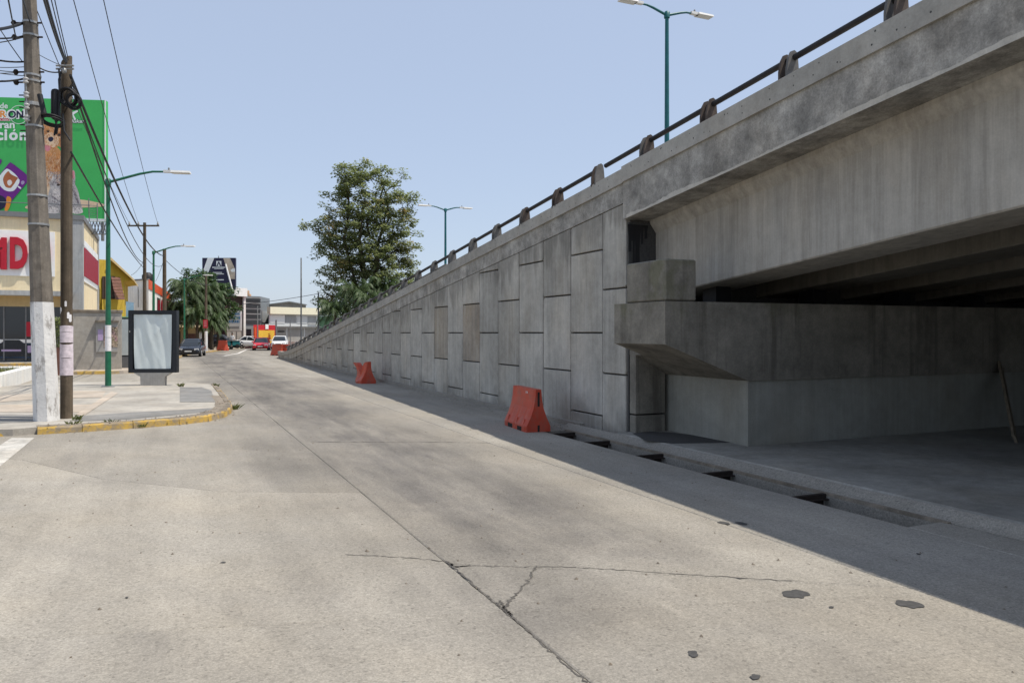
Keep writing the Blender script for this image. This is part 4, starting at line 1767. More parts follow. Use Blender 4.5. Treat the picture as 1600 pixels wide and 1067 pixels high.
# ------------------------------------------------------------------ green billboard on the roof
BR_, BL_ = W(165, HORIZON, 46.0), W(-110, HORIZON, 45.0)
bdir = (BR_ - BL_)
bdir.z = 0
bdir.normalize()
bnor = Vector((bdir.y, -bdir.x, 0))
if bnor.dot(-BR_) < 0:
    bnor = -bnor


def BP(px, py, off=0.0):
    o = Vector((0, 0, CAM_H))
    d = W(px, py, 1.0) - o
    base = Vector((BR_.x, BR_.y, 0)) + bnor * off
    t = (base - o).dot(bnor) / d.dot(bnor)
    return o + d * t


bill = thing('rooftop_billboard', (BR_.x - 3, BR_.y, SH), 'big green pet food billboard with dog and cat on the store roof', 'billboard')
mb = MB()
a, b, c, d = BP(-110, 346), BP(165, 346), BP(165, 157), BP(-110, 149)
a.z = b.z
mb.prism([a, b, c, d], -bnor * .35)
fixn(mb.build('panel', M['billgreen'], bill))
mb = MB()
mb.prism([BP(163.6, 346, .002), BP(165.4, 346, .002), BP(165.4, 156.5, .002), BP(163.6, 156.5, .002)], bnor * .03)
mb.prism([BP(118, 340.5, .002), BP(165.4, 342.5, .002), BP(165.4, 346.5, .002), BP(118, 346.5, .002)], bnor * .03)
fixn(mb.build('panel_edge', M['print_white'], bill))
for px in (-60, 0, 60, 120, 155):
    mb = MB()
    t = BP(px, 345) - bnor * .5
    mb.tube([(t.x, t.y, SH - .3), (t.x, t.y, t.z + 4)], .09, 8)
    mb.build('support_post', M['grey_dark'], bill)
LAY = [0]


def pr(pts, mat, name='print_shape', smooth=True):
    LAY[0] += 1
    if smooth:
        # one round of corner cutting so that traced outlines read as soft shapes
        for _ in range(2):
            q = []
            n = len(pts)
            for i in range(n):
                a, b = pts[i], pts[(i + 1) % n]
                q += [(a[0] * .75 + b[0] * .25, a[1] * .75 + b[1] * .25), (a[0] * .25 + b[0] * .75, a[1] * .25 + b[1] * .75)]
            pts = q
    mb = MB()
    off = .004 + .0007 * LAY[0]
    mb.add([BP(x, y, off) for x, y in pts], [tuple(range(len(pts)))])
    return mb.build(name, M[mat], bill)


def el(cx, cy, rx, ry, n=18, rot=0):
    o = []
    for k in range(n):
        a = 2 * math.pi * k / n
        x, y = rx * math.cos(a), ry * math.sin(a)
        o.append((cx + x * math.cos(rot) - y * math.sin(rot), cy + x * math.sin(rot) + y * math.cos(rot)))
    return o


def btext(s, x0, y0, x1, y1, mat, bold=.03, shear=0.0):
    LAY[0] += 1
    off = .004 + .0007 * LAY[0]
    text_obj(s, lambda u, v, w: BP(x0 + (x1 - x0) * u, y1 + (y0 - y1) * v, off), 'print_text', M[mat], bill, bold, 0, shear)


# ground strip of sand
pr([(36, 326), (44, 320), (60, 319), (100, 312), (125, 311), (165, 319), (165, 323), (120, 325), (60, 328)], 'fur_light')
# dog
pr([(60, 230), (70, 226), (88, 228), (98, 240), (101, 260), (100, 300), (96, 326), (72, 330), (64, 300), (60, 270)], 'fur_gold')
pr([(66, 270), (74, 262), (82, 290), (80, 328), (70, 330)], 'fur_light')
pr([(60, 196), (68, 192), (84, 192), (96, 200), (101, 214), (103, 232), (98, 238), (92, 226), (82, 238), (74, 238), (66, 226), (62, 212)], 'fur_gold')
pr([(94, 200), (100, 210), (104, 226), (102, 236), (96, 236), (93, 220)], 'fur_dark')
pr([(62, 198), (66, 197), (66, 214), (62, 226), (58, 222), (58, 206)], 'fur_dark')
pr([(68, 212), (80, 206), (92, 214), (92, 226), (84, 231), (74, 230), (67, 224)], 'fur_light')
pr([(75, 215.5), (80, 213.5), (84, 216), (83, 220), (79, 222.5), (75.5, 220)], 'navy')
pr([(69, 226), (80, 228), (79, 234), (74, 238), (69, 233)], 'pink')
pr(el(75, 205, 2.4, 2.2), 'brown_dark')
pr(el(92, 211, 2.6, 2.2), 'brown_dark')
# cat
pr([(74, 318), (76, 300), (82, 285), (96, 276), (112, 280), (122, 296), (126, 318), (131, 332), (118, 334), (74, 334), (70, 326)], 'fur_grey')
pr([(74, 266), (80, 268), (88, 274), (104, 272), (112, 266), (117, 266), (118, 282), (116, 298), (108, 312), (92, 314), (82, 306), (78, 292)], 'fur_grey')
pr([(75, 266), (80, 269), (85, 278), (80, 284), (77, 280)], 'fur_white')
pr([(112, 268), (116, 266), (117, 278), (113, 282)], 'pink')
pr([(82, 296), (96, 294), (104, 306), (94, 314), (84, 308)], 'fur_white')
for (x0, y0, x1, y1) in ((88, 272, 90, 284), (93, 271, 95, 284), (98, 272, 99, 283), (78, 306, 96, 316), (80, 314, 98, 322), (114, 298, 124, 318), (108, 292, 118, 300), (82, 284, 92, 286)):
    pr([(x0, y0), (x0 + 2.5, y0 - 1), ((x0 + x1) / 2 + 2, (y0 + y1) / 2), (x1, y1), (x1 - 2.5, y1 + 1), ((x0 + x1) / 2 - 1, (y0 + y1) / 2 + 1)], 'fur_stripe')
pr(el(91, 289, 2.6, 1.8), 'brown_dark')
pr(el(108, 288, 2.6, 1.8), 'brown_dark')
pr([(72, 328), (80, 322), (92, 326), (92, 334), (74, 334)], 'fur_white')
pr([(110, 326), (122, 322), (132, 331), (124, 335), (112, 334)], 'fur_white')
def inside(p, poly):
    c_ = False
    for i_ in range(len(poly)):
        (x1_, y1_), (x2_, y2_) = poly[i_], poly[i_ - 1]
        if (y1_ > p[1]) != (y2_ > p[1]) and p[0] < (x2_ - x1_) * (p[1] - y1_) / (y2_ - y1_) + x1_:
            c_ = not c_
    return c_


def fur(poly, mats, n, ang, ln, seed, avoid=()):
    rf = random.Random(seed)
    xs_, ys_ = [p[0] for p in poly], [p[1] for p in poly]
    for mt in mats:
        LAY[0] += 1
        of = .004 + .0007 * LAY[0]
        mb = MB()
        for _ in range(n):
            x_, y_ = rf.uniform(min(xs_), max(xs_)), rf.uniform(min(ys_), max(ys_))
            if not inside((x_, y_), poly) or any((x_ - a[0]) ** 2 + (y_ - a[1]) ** 2 < a[2] ** 2 for a in avoid):
                continue
            a_ = ang + rf.uniform(-.5, .5)
            l_ = ln * rf.uniform(.5, 1.2)
            w_ = rf.uniform(.18, .5)
            dx_, dy_ = math.cos(a_), math.sin(a_)
            mb.add([BP(x_ - dy_ * w_, y_ + dx_ * w_, of), BP(x_ + dy_ * w_, y_ - dx_ * w_, of), BP(x_ + dx_ * l_, y_ + dy_ * l_, of)], [(0, 1, 2)])
        tag(mb.build('print_fur', M[mt], bill), kind='stuff')


eyes = ((79, 218, 5.5), (75, 205, 2.6), (92, 211, 2.8), (74, 232, 4))
fur([(62, 196), (84, 193), (98, 202), (102, 232), (92, 226), (82, 236), (66, 226)], ('fur_light', 'fur_dark', 'fur_gold'), 260, 1.4, 3.2, 1, eyes)
fur([(62, 236), (98, 238), (100, 300), (84, 272), (70, 300)], ('fur_dark', 'fur_light', 'fur_gold'), 330, 1.7, 5, 2)
fur([(74, 268), (116, 268), (116, 298), (130, 332), (72, 332), (78, 296)], ('fur_stripe', 'fur_white', 'fur_grey'), 420, 1.2, 3.4, 3, ((91, 289, 3), (108, 288, 3)))
# purple bag
pr([(-14, 292), (14, 254), (18, 254), (47, 277), (46, 281), (18, 314), (8, 326), (-30, 330)], 'purple')
pr([(-6, 282), (8, 264), (14, 264), (28, 276), (30, 284), (24, 298), (14, 300), (4, 296)], 'print_white')
pr([(4, 278), (13, 266), (16, 272), (24, 276), (29, 278), (24, 284), (20, 294), (10, 294), (6, 288)], 'fur_dark')
pr([(10, 284), (16, 280), (20, 286), (14, 292)], 'fur_white')
pr([(14, 298), (22, 288), (30, 278), (31, 286), (22, 298)], 'print_white')
pr([(32, 284), (37, 282), (39, 286), (34, 290)], 'purple_l')
pr([(28, 290), (34, 294), (32, 296), (27, 292)], 'print_white')
pr([(-10, 304), (6, 306), (11, 316), (4, 328), (-12, 330)], 'navy')
pr([(10, 306), (17, 308), (18, 314), (13, 330), (6, 330), (10, 318)], 'orange')
pr([(-2, 248), (3, 249), (2, 256), (-4, 262)], 'purple')
# lettering
btext('de', 0, 161, 12.3, 170, 'print_white', .02)
mbk = el(30, 179.5, 14.6, 14.6, 40)
LAY[0] += 1
mb = MB()
o1 = el(29.5, 179.5, 14.8, 14.6, 48)
o2 = el(29.5, 179.5, 14.0, 13.8, 48)
off = .004 + .0007 * LAY[0]
for k in range(48):
    j = (k + 1) % 48
    mb.add([BP(*o1[k], off), BP(*o1[j], off), BP(*o2[j], off), BP(*o2[k], off)], [(0, 1, 2, 3)])
mb.build('print_ring', M['print_white'], bill)
btext('RON', -.6, 171, 40.0, 186.6, 'print_white', .085)
btext('R', 0, 173.2, 10.2, 184.0, 'orange', .03)
btext('ON', 12.6, 173.2, 36.6, 184.8, 'navy', .04)
pr([(-10, 185), (13, 185), (16.5, 189.5), (-10, 189.5)], 'print_white', smooth=False)
pr([(-10, 185.4), (12.6, 185.4), (15.4, 189), (-10, 189)], 'red', smooth=False)
btext('a vista', 0, 186.1, 12.6, 188.4, 'print_white', .01)
btext('ran', 0, 192.5, 23, 201, 'print_white', .03)
btext('c', -9, 206.8, 5.2, 219.8, 'print_white', .04)
btext('i', 6.8, 202.3, 11.4, 219.6, 'print_white', .04)
btext('o', 14, 206.8, 28, 219.8, 'print_white', .04)
pr([(20, 205.4), (22.2, 201.8), (24.4, 202.4), (22.6, 205.8)], 'print_white', smooth=False)
btext('n', 30.6, 206.8, 42, 219.8, 'print_white', .04)
pr([(112, 176), (121, 172.5), (123, 174), (115, 179.5), (119, 187), (116, 188.5)], 'print_white', smooth=False)
btext('lukan', 111.5, 186.5, 134, 193, 'navy', .05, .2)
btext('lukan', 112, 187, 133, 192.3, 'print_white', .015, .2)
# catwalk rail in front
mb = MB()
for (x0, y0, x1, y1) in ((0, 316, 140, 321), (138.5, 310, 139.5, 346), (152, 318, 152, 346)):
    mb.tube([BP(x0, y0, .55), BP(x1, y1, .55)], .028, 6)
for k in range(6):
    mb.tube([BP(140, 321 + k * 3.6, .55), BP(152, 322 + k * 3.6, .55)], .012, 4)
mb.build('catwalk_rail', M['grey_dark'], bill)

# ------------------------------------------------------------------ utility poles near the corner
b1 = G(73, 656.5, KH)
t0 = W(46, 0, 15.35)
axis = (t0 - b1)
PT = b1 + axis * ((10.3 - b1.z) / axis.z)
pole1 = thing('utility_pole', b1, 'leaning octagonal concrete utility pole painted white at its foot', 'utility pole')


def p1at(z):
    return b1 + axis * ((z - b1.z) / axis.z)


def oct_ring(z, rad, rot=R(10)):
    c = p1at(z)
    return [(c.x + rad * math.cos(rot + k * math.pi / 4), c.y + rad * math.sin(rot + k * math.pi / 4), z) for k in range(8)]


def prad(z):
    return .232 - .0125 * z


zpaint = W(65, 472, 15.4).z
mb = MB()
mb.loft([oct_ring(z, prad(z)) for z in (zpaint - .05, 4, 6, 8, 10.3)], cap=True)
mb.build('shaft', M['pole_conc'], pole1)


def peel_paint():
    n = NT('peeling_white_paint')
    c = n.scale_col((.70, .69, .67), n.rng(n.noise(3, 5), .3, .7, .88, 1.08))
    w = n.rng(n.noise(5, 7, .75, n.mapping((1, 1, .35))), .54, .62, 0, .75)
    c = n.mix(w, c, (.24, .215, .19))
    n.bump(n.noise(14, 6, .7), .6, .02)
    return n.done(c, .85)


M['peel'] = peel_paint()
mb = MB()
mb.loft([oct_ring(z, prad(z) + .004) for z in (.10, .8, 1.6, zpaint)], cap=True)
mb.build('painted_foot', M['peel'], pole1)


def band(z, root=pole1, w=.05, mat='galv', rad=None, c=None):
    mb = MB()
    c = c or p1at(z)
    rr = (rad or prad(z)) + .012
    mb.tube([(c.x, c.y, z - w / 2), (c.x, c.y, z + w / 2)], rr, 12, smooth=False)
    mb.build('steel_band', M[mat], root)


def zp(py):
    return Zat(py, 15.35)


for py in (36, 56, 118, 127, 163, 197, 305, 350):
    band(zp(py), w=.04 if py != 163 else .07)
vdir = Vector((-SA, -CA, 0))      # towards the camera
rdir = Vector((CA, -SA, 0))       # to the right in the picture
# insulator rack facing the road
c0, c1 = p1at(zp(120)), p1at(zp(196))
q = vdir * (prad(7) + .05) + rdir * -.02
mb = MB()
mb.tube([c0 + q, c1 + q], .012, 6)
mb.build('insulator_rack', M['galv'], pole1)
for py in (130, 152, 170, 188):
    c = p1at(zp(py)) + q
    mb = MB()
    mb.lathe([(.028, -.06), (.05, -.05), (.05, -.02), (.03, 0), (.05, .02), (.05, .05), (.028, .06)], c, 10)
    mb.build('insulator', M['ceramic'], pole1)
for py in (148, 158, 167, 182, 194, 203, 212):
    c = p1at(zp(py))
    mb = MB()
    mb.tube([c - rdir * prad(6), c - rdir * (prad(6) + .13)], .013, 6)
    mb.build('step_bolt', M['rust'], pole1)
# bolts and brackets for the service drops
for py in (36, 58, 112, 128):
    c = p1at(zp(py))
    mb = MB()
    mb.tube([c - rdir * (prad(8) + .22), c + rdir * (prad(8) + .10)], .018, 6)
    mb.lathe([(.03, -.05), (.055, 0), (.03, .05)], c - rdir * (prad(8) + .2), 8)
    mb.build('bracket', M['rust'], pole1)
# crossarm with insulators above the picture
ca = p1at(9.9)
mb = MB()
mb.obox(ca + vdir * .2, (1.15, .06, .06), rdir, vdir, Vector((0, 0, 1)))
mb.build('crossarm', M['wood'], pole1)
for k in (-1.0, -.42, .42, 1.0):
    mb = MB()
    mb.lathe([(.03, 0), (.06, .04), (.06, .09), (.035, .12), (.04, .17)], ca + vdir * .2 + rdir * k + Vector((0, 0, .06)), 10)
    mb.build('insulator', M['ceramic'], pole1)

b2 = G(104, 653, KH)
h2 = Zat(88, 15.8)
pole2 = thing('wooden_pole', b2, 'shorter round wooden pole wrapped with paper flyers and hung with cable coils', 'utility pole')
mb = MB()
mb.tube([(b2.x, b2.y, .1), (b2.x, b2.y, 2.5), (b2.x, b2.y, 5), (b2.x, b2.y, h2 - .12)], [.118, .113, .11, .104], 16)
rr = .104
ring1 = [(b2.x + rr * math.cos(k * math.pi / 8), b2.y + rr * math.sin(k * math.pi / 8), h2 - .12) for k in range(16)]
ring2 = [(x, y, h2 - .03 + ((x - b2.x) * CA - (y - b2.y) * SA) * .9) for x, y, z in ring1]
mb.loft([ring1, ring2], cap=True)
mb.build('shaft', M['wood'], pole2)
z0, z1 = Zat(587, 15.8), Zat(510, 15.8)
mb = MB()
r = random.Random(21)
zz = z0
while zz < z1 - .05:
    e = min(zz + r.uniform(.15, .22), z1)
    a0 = r.uniform(0, 6)
    n = 16
    rad = .1225 + r.uniform(0, .004)
    sw = r.uniform(-.03, .03)
    mb.loft([[(b2.x + rad * math.cos(k * 2 * math.pi / n), b2.y + rad * math.sin(k * 2 * math.pi / n), zq + sw * math.sin(k * 2 * math.pi / n)) for k in range(n)] for zq in (zz, e)], smooth=True)
    zz = e + r.uniform(-.02, .015)
mb.build('pasted_flyer', M['paper'], pole2)
mb = MB()
for k in range(14):
    a = r.uniform(0, 6.28)
    zq = r.uniform(z1 + .02, z1 + .42)
    for da in (0, .2, .4):
        pass
    hh, ww = r.uniform(.05, .14), r.uniform(.2, .5)
    p4 = [(b2.x + .1175 * math.cos(a + t), b2.y + .1175 * math.sin(a + t), zq + s) for t, s in ((0, 0), (ww * .5, -.01), (ww, 0), (ww, hh), (ww * .5, hh + .02), (0, hh))]
    mb.add(p4, [(0, 1, 4, 5), (1, 2, 3, 4)])
mb.build('paper_scraps', M['paper_white'], pole2)
# cable coils, splice closure
up3 = Vector((0, 0, 1))


def coil(c, rad, turns, tube_r, ax, ay, root, name='cable_coil', jitter=.02, seed=1):
    r = random.Random(seed)
    mb = MB()
    az = ax.cross(ay)
    for t in range(turns):
        rr = rad * r.uniform(.85, 1.12)
        off = az * r.uniform(-.05, .05) + ax * r.uniform(-jitter, jitter) + ay * r.uniform(-jitter, jitter)
        pts = [c + off + (ax * math.cos(2 * math.pi * k / 20) + ay * math.sin(2 * math.pi * k / 20)) * rr for k in range(21)]
        mb.tube(pts, tube_r, 6)
    return mb.build(name, M['black'], root)


cc = W(106, 152, 15.65)
coil(cc, .17, 6, .018, rdir, (up3 * .9 + vdir * .3).normalized(), pole2, seed=3)
coil(W(114, 158, 15.6), .15, 3, .018, rdir, (up3 * .95 + vdir * .2).normalized(), pole2, seed=4)
coil(W(82, 188, 15.6), .20, 5, .02, rdir, (vdir * .95 + up3 * .25).normalized(), pole2, seed=6)
mb = MB()
c = W(87, 185, 15.65)
h_ = W(87, 141, 15.65).z - c.z
mb.lathe([(.05, -.03), (.082, 0), (.088, .06), (.085, h_ - .04), (.07, h_), (.03, h_ + .02)], c, 14)
mb.build('splice_closure', M['black'], pole2)
mb = MB()
for k, (a, b, c) in enumerate((((90, 180), (86, 205), (85, 212)), ((98, 178), (100, 205), (110, 220)), ((96, 112), (92, 125), (93, 142)), ((92, 108), (94, 130), (90, 190)), ((84, 180), (90, 200), (88, 210)))):
    mb.tube([W(*a, 15.6), W(*b, 15.58), W(*c, 15.6)], .018, 6)
mb.build('loose_cable', M['black'], pole2)
mb = MB()
for py in (108, 103):
    c = W(103, py, 15.65)
    mb.tube([c - rdir * .2, c + rdir * .16], .02, 6)
mb.lathe([(.03, -.05), (.05, -.02), (.05, .03), (.02, .06)], W(100, 111, 15.6), 8)
mb.build('clamp', M['galv'], pole2)
# closure hung on the concrete pole
mb = MB()
mb.tube([W(62, 148, 15.2), W(69, 178, 15.2)], .05, 8)
mb.build('splice_sleeve', M['black'], pole1)

# ------------------------------------------------------------------ poles further down the road
def far_pole(px, d, top_y, label, mat, rad=.13, arm=None, name='utility_pole', white=0.0, zbase=.15):
    p = GX(px, d, zbase)
    zt = Zat(top_y, d)
    root = thing(name, p, label, 'utility pole')
    mb = MB()
    mb.tube([(p.x, p.y, zbase), (p.x, p.y, zt * .5), (p.x, p.y, zt)], [rad, rad * .88, rad * .74], 10)
    mb.build('shaft', M[mat], root)
    if white:
        mb = MB()
        mb.tube([(p.x, p.y, zbase + .001), (p.x, p.y, zbase + white)], [rad + .01, rad + .008], 10)
        mb.build('painted_foot', M['peel'], root)
    if arm:
        c = Vector((p.x, p.y, zt - .25))
        mb = MB()
        mb.obox(c + vdir * .16, (arm / 2, .05, .055), rdir, vdir, up3)
        mb.build('crossarm', M['wood'], root)
        for k in (-.92, -.33, .92):
            mb = MB()
            mb.lathe([(.03, 0), (.07, .04), (.07, .12), (.04, .16), (.05, .22)], c + vdir * .16 + rdir * (k * arm / 2) + up3 * .055, 8)
            mb.build('insulator', M['ceramic'], root)
    return root, p, zt


far_pole(226, 56, 348, 'tall bare pole with a wide crossarm and insulators above the panel', 'wood', .14, 2.25)
far_pole(257, 52, 389, 'grey wooden pole just right of the second green lamp', 'wood', .15)
far_pole(322, 73, 432, 'pole with a white foot standing before the palms', 'wood', .13, white=1.9)
rsp = [o for o in bpy.data.objects if o.get('label', '').startswith('pole with a white foot')][0]
c = W(321, 506, 72.8)
mb = MB()
mb.obox(c, (.22, .02, .40), rdir, vdir, up3)
rs = thing('red_sign', (c.x, c.y, c.z - .4), 'small red plate sign fixed to the pole before the palms', 'sign')
mb.build('plate', M['red'], rs)
mb = MB()
for k in range(4):
    mb.obox(c + vdir * .023 + up3 * (.25 - k * .16), (.14, .002, .035), rdir, vdir, up3)
mb.build('lettering', M['pink'], rs)
far_pole(470.5, 88, 403, 'slim tall steel mast in front of the white building', 'galv', .10, name='steel_mast', zbase=0)
far_pole(497.5, 84, 457, 'dark pole right of the slim mast near the ramp', 'grey_dark', .11, zbase=0)
far_pole(431.5, 96, 500, 'short dark post beside the red and yellow shop', 'grey_dark', .13, name='steel_post', zbase=0)
far_pole(453.5, 97, 500, 'thin grey post in front of the white shutters', 'grey_dark', .07, name='steel_post', zbase=0)
far_pole(402.5, 90, 478, 'thin pale post in front of the louvred building', 'galv', .07, name='steel_post', zbase=.15)

# ------------------------------------------------------------------ overhead cables
def cable(a, b, sag, rad, label, n=18):
    a, b = Vector(a), Vector(b)
    pts = []
    for k in range(n + 1):
        t = k / n
        p = a.lerp(b, t)
        p.z -= sag * 4 * t * (1 - t)
        pts.append(p)
    mb = MB()
    mb.tube(pts, rad, 5)
    o = mb.build('overhead_cable', M['black'])
    tag(o, label, 'cable', 'overhead cables')
    return o


PA = W(226, 352, 56)
for k, (off, lab) in enumerate(((-1.03, 'thin power line to the left end of the far crossarm'), (-.37, 'thin power line to the inner insulator of the far crossarm'), (1.03, 'thin power line to the right end of the far crossarm, highest on the right'))):
    a = ca + vdir * .2 + rdir * {0: -.42, 1: .42, 2: 1.0}[k] + up3 * .2
    if k == 2:
        a = W(146, -70, 17.0)
    if k == 1:
        a = W(96, -70, 17.0)
    cable(a, PA + vdir * .16 + rdir * off + up3 * .1, .35, .012, lab)
P4 = W(257, 400, 52)
P3m = W(226, 410, 56)
bund = W(107, 112, 15.7)
cable(W(110, 118, 15.6), P4, .9, .030, 'thick black cable bundle from the wooden pole down to the grey pole')
cable(W(112, 125, 15.6), P3m, 1.0, .02, 'black cable from the wooden pole to the crossarm pole')
cable(W(111, 238, 15.7), W(226, 420, 56), .25, .022, 'lower black cable leaving the wooden pole half way up')
cable(W(113, 132, 15.6), W(257, 412, 52), 1.4, .014, 'slack thin cable sagging from the wooden pole to the grey pole')
cable(W(104, 98, 15.7), W(57, -60, 9.5), .1, .022, 'thick cable rising from the wooden pole top out of the picture')
cable(W(103, 100, 15.7), W(52, -60, 9.0), .1, .016, 'second cable rising beside the thick one from the wooden pole top')
cable(W(105, 96, 15.7), W(66, -60, 11), .05, .009, 'thin wire rising from the wooden pole top')
cable(W(107, 94, 15.7), W(73, -60, 11.5), .05, .009, 'thin wire furthest right rising from the wooden pole top')
for k, (y0, x1, y1, d1, rr) in enumerate(((36, -60, 43, 12, .03), (56, -60, 50, 13, .016), (58, -60, 66, 18, .012), (96, -60, 76, 14, .018), (112, -60, 95, 20, .010), (112, -60, 106, 22, .010), (122, -60, 118, 14, .02), (118, -60, 98, 25, .009), (104, -60, 96, 24, .009))):
    c = p1at(zp(y0)) - rdir * (prad(8) + .02)
    cable(c, W(x1, y1, d1), .08, rr, ['topmost black service cable leaving the concrete pole to the left', 'second service cable to the left at the dark insulators', 'thin wire dipping left below the dark insulators', 'cable slanting up left from the middle of the pole bands',
                                     'thin wire left below the slanting cable', 'lowest of the thin wires left above the billboard', 'bottom black service cable leaving the pole just above the billboard', 'very thin wire left towards the billboard top', 'very thin middle wire left of the concrete pole'][k], 12)
cable(p1at(zp(60)) - rdir * .3, W(2, -60, 9), .03, .012, 'wire rising steeply left from the dark insulators', 10)
cable(p1at(zp(36)), W(18, -60, 10), .03, .014, 'wire rising left across the top of the concrete pole', 10)
cable(p1at(zp(95)) - rdir * .2, W(-40, -20, 16), .05, .010, 'diagonal wire crossing the sky left of the concrete pole', 10)
cable(W(103, 110, 15.7), p1at(zp(103)) + rdir * .1, .08, .014, 'short slack cable joining the two near poles', 10)
cable(W(103, 105, 15.7), p1at(zp(83)) + rdir * .1, .02, .007, 'short taut wire joining the two near poles', 6)
cable(W(497, 459, 84), W(300, 478, 110), .4, .03, 'far wire from the dark pole across the sky above the white building', 10)
cable(W(257, 405, 52), W(330, 445, 73), .5, .02, 'far cable from the grey pole towards the palms', 10)
cable(W(226, 405, 56), W(205, 430, 58), .2, .014, 'short service drop from the crossarm pole to the yellow house', 8)
cable(W(257, 402, 52), W(243, 440, 66), .15, .014, 'short service drop from the grey pole to the white building', 8)

# ------------------------------------------------------------------ houses down the street
# yellow house
A, B = GX(153, 56), GX(208, 58.5)
yh = thing('yellow_house', (A.x, A.y, .15), 'yellow house with sloping gable and brown tiled awning', 'building')
dv = (Vector((B.x, B.y, 0)) - Vector((A.x, A.y, 0)))
nb = Vector((0, 1, 0)) * 7
mb = MB()


def yfr(px, py):
    d = 56 + (px - 153) / 55 * 2.5
    return W(px, py, d)


poly = [(153, 545), (193, 545), (193, 440), (208, 438), (176, 407), (153, 405)]
mb.prism([yfr(*p) for p in poly], nb)
fixn(mb.build('wall', M['yellow_house'], yh))
mb = MB()
mb.prism([yfr(174, 403) - nb * .08, yfr(210, 437) - nb * .08, yfr(210, 440) - nb * .08, yfr(173, 406.5) - nb * .08], nb * 1.1)
fixn(mb.build('roof', M['ochre'], yh))
mb = MB()
mb.prism([yfr(160, 467), yfr(180, 467), yfr(180, 432), yfr(160, 432)], -nb * .02)
fixn(mb.build('window', M['brown_dark'], yh))
for px in (165, 170, 175):
    mb = MB()
    mb.prism([yfr(px - .5, 467) - nb * .021, yfr(px + .5, 467) - nb * .021, yfr(px + .5, 432) - nb * .021, yfr(px - .5, 432) - nb * .021], -nb * .008)
    mb.build('window_bar', M['tile_brown'], yh)
for k in range(7):
    t0_, t1_ = k / 7, (k + 1) / 7 - .02
    def aw(t, s):   # sloping awning
        return yfr(174 + s * 14 + t * 8.5, 434 + t * 36) - nb * (.02 + .16 * t)
    mb = MB()
    mb.prism([aw(t0_, 0), aw(t1_, 0), aw(t1_, 1), aw(t0_, 1)], -nb * .015 + up3 * .02)
    mb.build('awning_tile', M['tile_brown'], yh)
mb = MB()
mb.prism([yfr(160, 495), yfr(195, 495), yfr(195, 468), yfr(160, 468)], -nb * .05)
fixn(mb.build('balcony_wall', M['yellow_house'], yh))
mb = MB()
mb.prism([yfr(197, 497), yfr(209, 497), yfr(209, 473), yfr(197, 471)], -nb * .03)
fixn(mb.build('blue_banner', M['banner'], yh))
mb = MB()
mb.prism([yfr(186, 506), yfr(212, 506), yfr(212, 495), yfr(186, 495)], -nb * .12)
fixn(mb.build('green_awning', M['green_house'], yh))

# white building with orange bands
A, B, C = GX(186, 68), GX(232, 66), GX(267.5, 92)
wb = thing('white_building', (B.x, B.y, .15), 'white two-storey building with orange bands on its street side', 'building')
zt = Zat(437.5, 66)
footprint(wb, 'wall', 'white_wall', [A, B, C, GX(215, 98), GX(186, 90)], .14, zt)
face_box(wb, 'orange_band', 'orange_paint', B, C, 0, 1, zt - .75, zt + .04, 0, .06)
face_box(wb, 'orange_band', 'orange_paint', B, C, 0, 1, zt - 3.5, zt - 2.75, 0, .06)
face_box(wb, 'roof_edge', 'grey_dark', A, B, 0, 1, zt, zt + .12, -.1, .08)
for k, (u0, u1, z0, z1) in enumerate(((.30, .42, 3.9, 5.3), (.52, .66, 3.5, 5.4), (.76, .88, 3.9, 5.3), (.2, .4, .2, 2.5), (.55, .8, .2, 2.5))):
    w = face_box(wb, 'window', 'glass', B, C, u0, u1, z0, z1, 0, .04)
face_box(wb, 'red_shop_sign', 'red', B, C, .45, .62, 3.7, 5.2, .07, .5)
for px in (197, 216):
    mb = MB()
    mb.tube([W(px, 480, 66.3), W(px, 448, 66.3)], .05, 6)
    mb.build('vent_pipe', M['galv'], wb)
mb = MB()
mb.lathe([(.45, 0), (.5, .1), (.5, .7), (.2, .95)], (W(231, 430, 70).x, W(231, 430, 70).y, zt), 12)
mb.build('water_tank', M['black'], wb)

# low house and wall behind the palms
A, B = GX(268, 84), GX(334, 88)
lh = thing('low_house', (A.x, A.y, .15), 'low beige house front with flat canopy behind the parked cars', 'building')
zt = Zat(511, 86)
footprint(lh, 'wall', 'ochre', [A, B, GX(334, 96), GX(268, 92)], .14, zt)
face_box(lh, 'canopy', 'cream', A, B, -.02, 1.02, zt - .02, zt + .22, -.5, .7)
for (u0, u1, z0, z1, m) in ((.08, .2, .2, 2.1, 'brown_dark'), (.34, .56, .2, 1.8, 'tile_brown'), (.64, .74, .2, 2.0, 'white'), (.8, .95, .6, 1.9, 'glass')):
    face_box(lh, 'door' if z0 < .5 else 'window', m, A, B, u0, u1, z0, z1, 0, .05)
A, B = GX(262, 92), GX(352, 99)
rh = thing('rear_house', (A.x, A.y, .15), 'dark house with small red roof half hidden by the palms', 'building')
footprint(rh, 'wall', 'grey_bld', [A, B, GX(352, 108), GX(262, 102)], .14, 5.2)
face_box(rh, 'roof', 'tile_brown', A, B, .42, .66, 3.4, 4.1, 0, 1.2)
for u in (.1, .3, .7, .85):
    face_box(rh, 'window', 'glass', A, B, u, u + .1, 3.0, 4.4, 0, .05)

